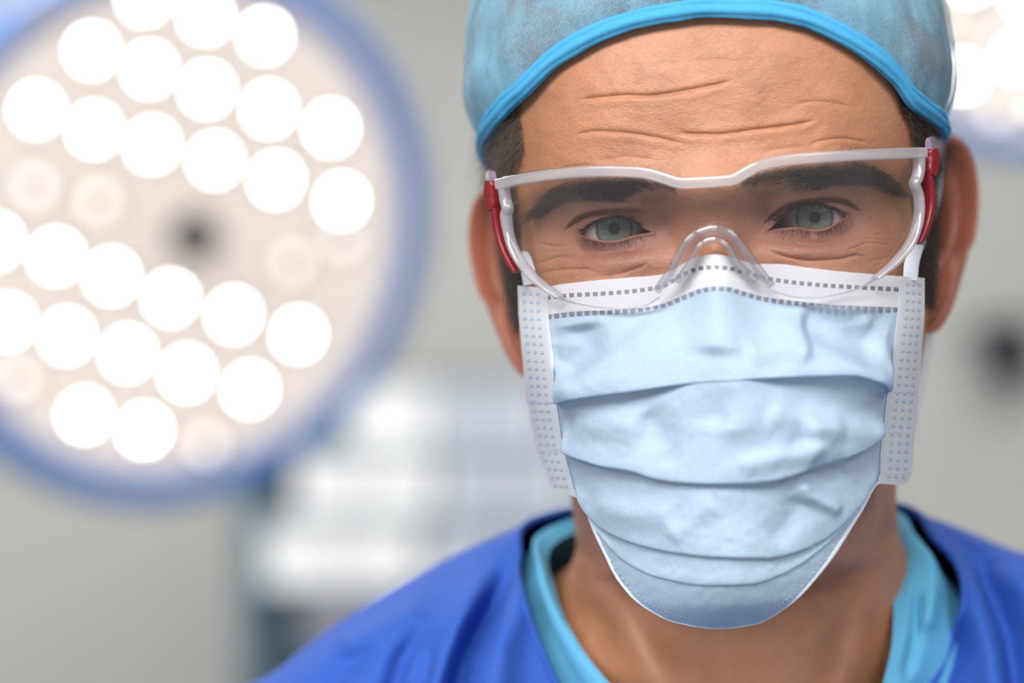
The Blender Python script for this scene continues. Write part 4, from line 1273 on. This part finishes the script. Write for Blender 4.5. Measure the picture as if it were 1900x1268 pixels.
# out of the picture: sleeves with gloved hands, trousers and shoes, so that the man stands on the floor
def limb(path, radii, n=20):
    P = spline(np.array(path, float), 40); r = pchip(np.linspace(0, 1, len(radii)), radii, np.linspace(0, 1, 40))
    return MB().sweep(P, circle(n, 1.0), (0, -1, 0.01), r)
for s in (-1, 1):
    sx = 8 + s*200
    limb([(sx, 108, -230), (8 + s*228, 112, -330), (8 + s*240, 116, -500), (8 + s*236, 60, -680), (8 + s*228, 10, -790)], [48, 62, 58, 50, 42]).build('sleeve', M['gown'], person, body_to_world)
    hx, hy, hz = 8 + s*226, 2, -800
    h = limb([(hx, hy + 6, hz + 20), (hx, hy, hz - 30), (hx, hy - 6, hz - 85)], [28, 38, 36])
    for k, (dx, ln) in enumerate(((-27, 62), (-9, 74), (9, 70), (26, 56))):
        q = limb([(hx, hy - 4 + dx*0.9, hz - 70), (hx - s*3, hy - 6 + dx, hz - 85 - ln*0.5), (hx - s*16, hy - 8 + dx, hz - 80 - ln)], [9.5, 9, 7], 12)
        h.V += q.V; h.F4 += [f + h.n for f in q.F4]; h.F3 += [f + h.n for f in q.F3]; h.n += q.n
    q = limb([(hx, hy - 26, hz - 30), (hx - s*8, hy - 48, hz - 60), (hx - s*16, hy - 52, hz - 95)], [12, 10.5, 8], 12)
    h.V += q.V; h.F4 += [f + h.n for f in q.F4]; h.F3 += [f + h.n for f in q.F3]; h.n += q.n
    h.build('glove', M['maskwhite'], person, body_to_world)
    lx = 8 + s*95
    limb([(lx, 108, -1080), (lx, 104, -1300), (lx, 110, -1540), (lx, 112, -1632)], [88, 72, 62, 60]).build('trouser_leg', M['scrub'], person, body_to_world)
    sh = MB()
    sec = [(165, 34, 52), (150, 40, 62), (110, 42, 66), (60, 46, 56), (0, 50, 42), (-60, 50, 34), (-100, 44, 28), (-122, 24, 20)]
    G = []
    for y, w, hgt in sec:
        a = np.linspace(0, 2*np.pi, 24, endpoint=False)
        zz_ = np.where(np.sin(a) > 0, np.sin(a)*hgt, np.sin(a)*4) + 6
        G.append(np.stack([lx + w*np.cos(a), y + 0*a, -1650 + 0.5 + np.maximum(zz_, 0)], -1))
    sh.grid(np.array(G), True, caps=True).build('shoe', M['dark'], person, body_to_world)

# ------------------------------------------------------------------ surgical lamps
def px_world(px, py, dist):                               # measured picture point at a distance from the camera, metres
    return EYE + CAM*0.001 + dist*np.array([(px - 950)/FPX, 1, (634 - py)/FPX])
def surgical_lamp(label, centre_px, dist, normal, R, leds, dims, handle_px, arm_pts, handle_dir):
    n = np.array(normal, float); n /= np.linalg.norm(n)
    c = px_world(*centre_px, dist)
    def on_plane(px, py, lift=0.0):
        o = EYE + CAM*0.001; d = np.array([(px - 950)/FPX, 1, (634 - py)/FPX])
        return o + d*(((c + n*lift) - o) @ n)/(d @ n)
    t = empty('surgical_lamp', c, label, 'surgical lamp', 'surgical lamps behind the man')
    MB().lathe([(0.001, -0.10), (0.10, -0.10), (0.16, -0.085), (R*0.80, -0.055), (R*0.93, -0.035), (R*0.95, -0.004), (R*0.90, 0.0)], c, n, 96).build('housing', M['lampwhite'], t)
    a = np.linspace(0, 2*np.pi, 20, endpoint=False)
    pr = np.stack([R*0.965 + R*0.075*np.cos(a), -0.012 + 0.026*np.sin(a)], -1); pr = np.vstack([pr, pr[:1]])[::-1]
    MB().lathe(pr, c, n, 128).build('rim_ring', M['lampblue'], t)
    MB().lathe([(R*0.90, 0.001), (R*0.5, 0.004), (0.001, 0.005)], c, n, 96).build('front_cover', M['lampface'], t)
    for (px, py) in leds:
        p = on_plane(px, py, 0.004)
        b = MB().lathe([(0.0225, -0.001), (0.0225, 0.005), (0.020, 0.008), (0.0108, 0.003)], p, n, 28).build('led_pod', M['bezel'], t)
        MB().lathe([(0.0108, 0.003), (0.007, 0.0045), (0.0005, 0.005)], p, n, 28).build('led_lens', M['led'], b)
    for (px, py) in dims:
        p = on_plane(px, py, 0.004)
        b = MB().lathe([(0.0225, -0.001), (0.0225, 0.005), (0.020, 0.008), (0.0108, 0.003)], p, n, 28).build('led_pod', M['bezel'], t)
        MB().lathe([(0.0108, 0.003), (0.007, 0.0045), (0.0005, 0.005)], p, n, 28).build('led_lens', M['leddim'], b)
    if handle_px:
        h = on_plane(*handle_px, 0.006)
        hd = np.array(handle_dir, float); hd /= np.linalg.norm(hd)
        MB().lathe([(0.0005, 0.25), (0.018, 0.247), (0.0235, 0.225), (0.0215, 0.05), (0.026, 0.03), (0.03, 0.0), (0.0005, 0.0)][::-1], h, hd, 32).build('handle', M['dark'], t)
    P = spline(np.array([c + np.array(q) for q in arm_pts], float), 60)
    MB().sweep(P, circle(20, 0.024), (0.1, 0.2, 1)).build('arm', M['lampwhite'], t)
    top = P[-1]
    MB().lathe([(0.001, 0.0), (0.13, 0.0), (0.13, -0.03), (0.10, -0.05), (0.03, -0.06), (0.001, -0.06)], [top[0], top[1], CEIL], (0, 0, 1), 40).build('ceiling_mount', M['lampwhite'], t)
    return t
LEDS = [(380, 30), (490, 65), (168, 93), (275, 128), (382, 165), (497, 202), (612, 237), (66, 203), (173, 240), (280, 268), (397, 297), (510, 333), (632, 372),
        (-10, 447), (102, 475), (205, 512), (315, 552), (432, 583), (552, 620), (13, 597), (122, 623), (235, 655), (345, 692), (462, 722), (155, 770), (266, 798),
        (265, -5)]
DIMS = [(62, 345), (180, 372), (540, 485), (632, 445), (75, 20), (30, 700), (380, 825)]
zc = float(px_world(330, 432, 2.8)[2])
surgical_lamp('large round surgical lamp with lit round bulbs and blue rim, left of the man', (330, 432), 2.8, (0.50, -0.84, -0.20), 0.318, LEDS, DIMS, (362, 440),
              [(-0.055, 0.085, 0.02), (-0.10, 0.18, 0.05), (-0.36, 0.28, 0.25), (-0.48, 0.34, 0.6), (-0.50, 0.34, CEIL - zc - 0.05)], (0.12, -0.98, -0.02))
LED2 = [(1785, 141), (1885, 105), (1905, -10), (1800, -40), (2000, 60), (1700, 60), (1990, 170), (2080, -10), (2090, 110), (1700, -60), (1905, -120), (2000, -60), (2080, -120)]
DIM2 = [(1850, 80), (1850, 205), (1755, 30), (1930, 190), (1790, -110)]
zc2 = float(px_world(1930, -60, 2.9)[2])
surgical_lamp('second surgical lamp, partly hidden behind the man\'s cap at the upper right', (1930, -60), 2.9, (-0.30, -0.93, -0.20), 0.225, LED2, DIM2, None,
              [(0.035, 0.09, 0.02), (0.06, 0.16, 0.06), (0.3, 0.25, 0.25), (0.4, 0.3, 0.5), (0.4, 0.3, CEIL - zc2 - 0.05)], (0, -1, 0))

# ------------------------------------------------------------------ storage rack with bins, far behind
RD_ = 4.35
def rx(px): return float(px_world(px, 634, RD_)[0])
def rz(py): return float(px_world(950, py, RD_)[2])
ry = float(px_world(950, 634, RD_)[1])
x0, x1 = rx(438), rx(1250)
rack = empty('storage_rack', ((x0+x1)/2, ry + 0.2, 0), 'blue-grey metal storage rack holding rows of plastic bins beside the lamp', 'storage rack')
depth = 0.34
for xx in (x0, x1 - 0.035):
    for yy in (ry + 0.0, ry + depth - 0.035):
        MB().box((xx, yy, 0.0), (xx + 0.035, yy + 0.035, rz(700)), 0.004).build('post', M['steel'], rack, flat=True)
shelf_px = [830, 952, 1092, 1200]
for py in shelf_px:
    MB().box((x0 + 0.002, ry + 0.004, rz(py) - 0.012), (x1 - 0.002, ry + depth - 0.004, rz(py)), 0.003).build('shelf', M['steel'], rack, flat=True)
for zz_ in (0.55, 0.15):
    MB().box((x0 + 0.002, ry + 0.004, zz_ - 0.012), (x1 - 0.002, ry + depth - 0.004, zz_), 0.003).build('shelf', M['steel'], rack, flat=True)
MB().box((x0 + 0.004, ry + depth - 0.006, 0.1), (x1 - 0.004, ry + depth, rz(702)), 0).build('back_panel', M['steel'], rack, flat=True)
def storage_bin(xa, xb, zb, zt, mat, label):
    t = empty('storage_bin', ((xa+xb)/2, ry + 0.12, zb), label, 'storage bin', 'plastic bins on the storage rack')
    w = xb - xa; d = 0.28; hgt = zt - zb; th = 0.004
    m = MB()
    y0_ = ry + 0.01
    m.box((xa, y0_, zb), (xb, y0_ + d, zb + th), 0.001)
    m.box((xa, y0_, zb + th), (xb, y0_ + th, zt), 0.001)
    m.box((xa, y0_ + d - th, zb + th), (xb, y0_ + d, zt), 0.001)
    m.box((xa, y0_ + th, zb + th), (xa + th, y0_ + d - th, zt), 0.001)
    m.box((xb - th, y0_ + th, zb + th), (xb, y0_ + d - th, zt), 0.001)
    m.build('tray', mat, t, flat=True)
    MB().box((xa - 0.001, y0_ - 0.008, zt - 0.012), (xb + 0.001, y0_ + 0.002, zt), 0.002).build('lip', mat, t, flat=True)
ROWS = [('top', 830, 716, [(648, 796, 'binwhite'), (804, 890, 'bingrey'), (898, 1010, 'bingrey'), (1018, 1130, 'bingrey')]),
        ('second', 952, 846, [(548, 668, 'binwhite'), (674, 806, 'binwhite'), (818, 930, 'bingrey'), (938, 1060, 'bingrey'), (1068, 1180, 'bingrey')]),
        ('third', 1092, 970, [(490, 632, 'binwhite'), (638, 776, 'binwhite'), (790, 920, 'bingrey'), (928, 1060, 'bingrey'), (1068, 1190, 'bingrey')]),
        ('bottom visible', 1200, 1108, [(560, 720, 'bindark'), (730, 880, 'bindark')])]
NUM = ['leftmost', 'second from the left', 'third from the left', 'fourth from the left', 'fifth from the left']
CN = {'binwhite': 'white', 'bingrey': 'pale grey', 'bindark': 'lilac-grey'}
for rn, pb, pt, items in ROWS:
    for i, (a, b2, mt) in enumerate(items):
        storage_bin(rx(a), rx(b2), rz(pb), rz(pt), M[mt], '%s plastic bin on the %s shelf of the rack, %s' % (CN[mt], rn, NUM[i]))

# ------------------------------------------------------------------ dark unit on the wall, right of the ear
wy = WB
def wx(px): return float(px_world(px, 634, WB + 0.768)[0])
def wz(py): return float(px_world(950, py, WB + 0.768)[2])
u = empty('wall_unit', (wx(1855), WB, wz(640)), 'dark blue-grey control unit mounted on the wall right of the ear', 'wall unit')
MB().box((wx(1822), wy - 0.10, wz(705)), (wx(1905), wy, wz(590)), 0.012).build('body', M['navy'], u)
MB().box((wx(1832), wy - 0.108, wz(650)), (wx(1895), wy - 0.099, wz(600)), 0.004).build('screen', M['dark'], u)
MB().lathe([(0.001, 0.03), (0.016, 0.028), (0.02, 0.0)], [wx(1865), wy - 0.10, wz(678)], (0, -1, 0), 24).build('knob', M['dark'], u)
MB().box((wx(1796), wy - 0.06, wz(636)), (wx(1823), wy, wz(604)), 0.006).build('side_bracket', M['navy'], u)
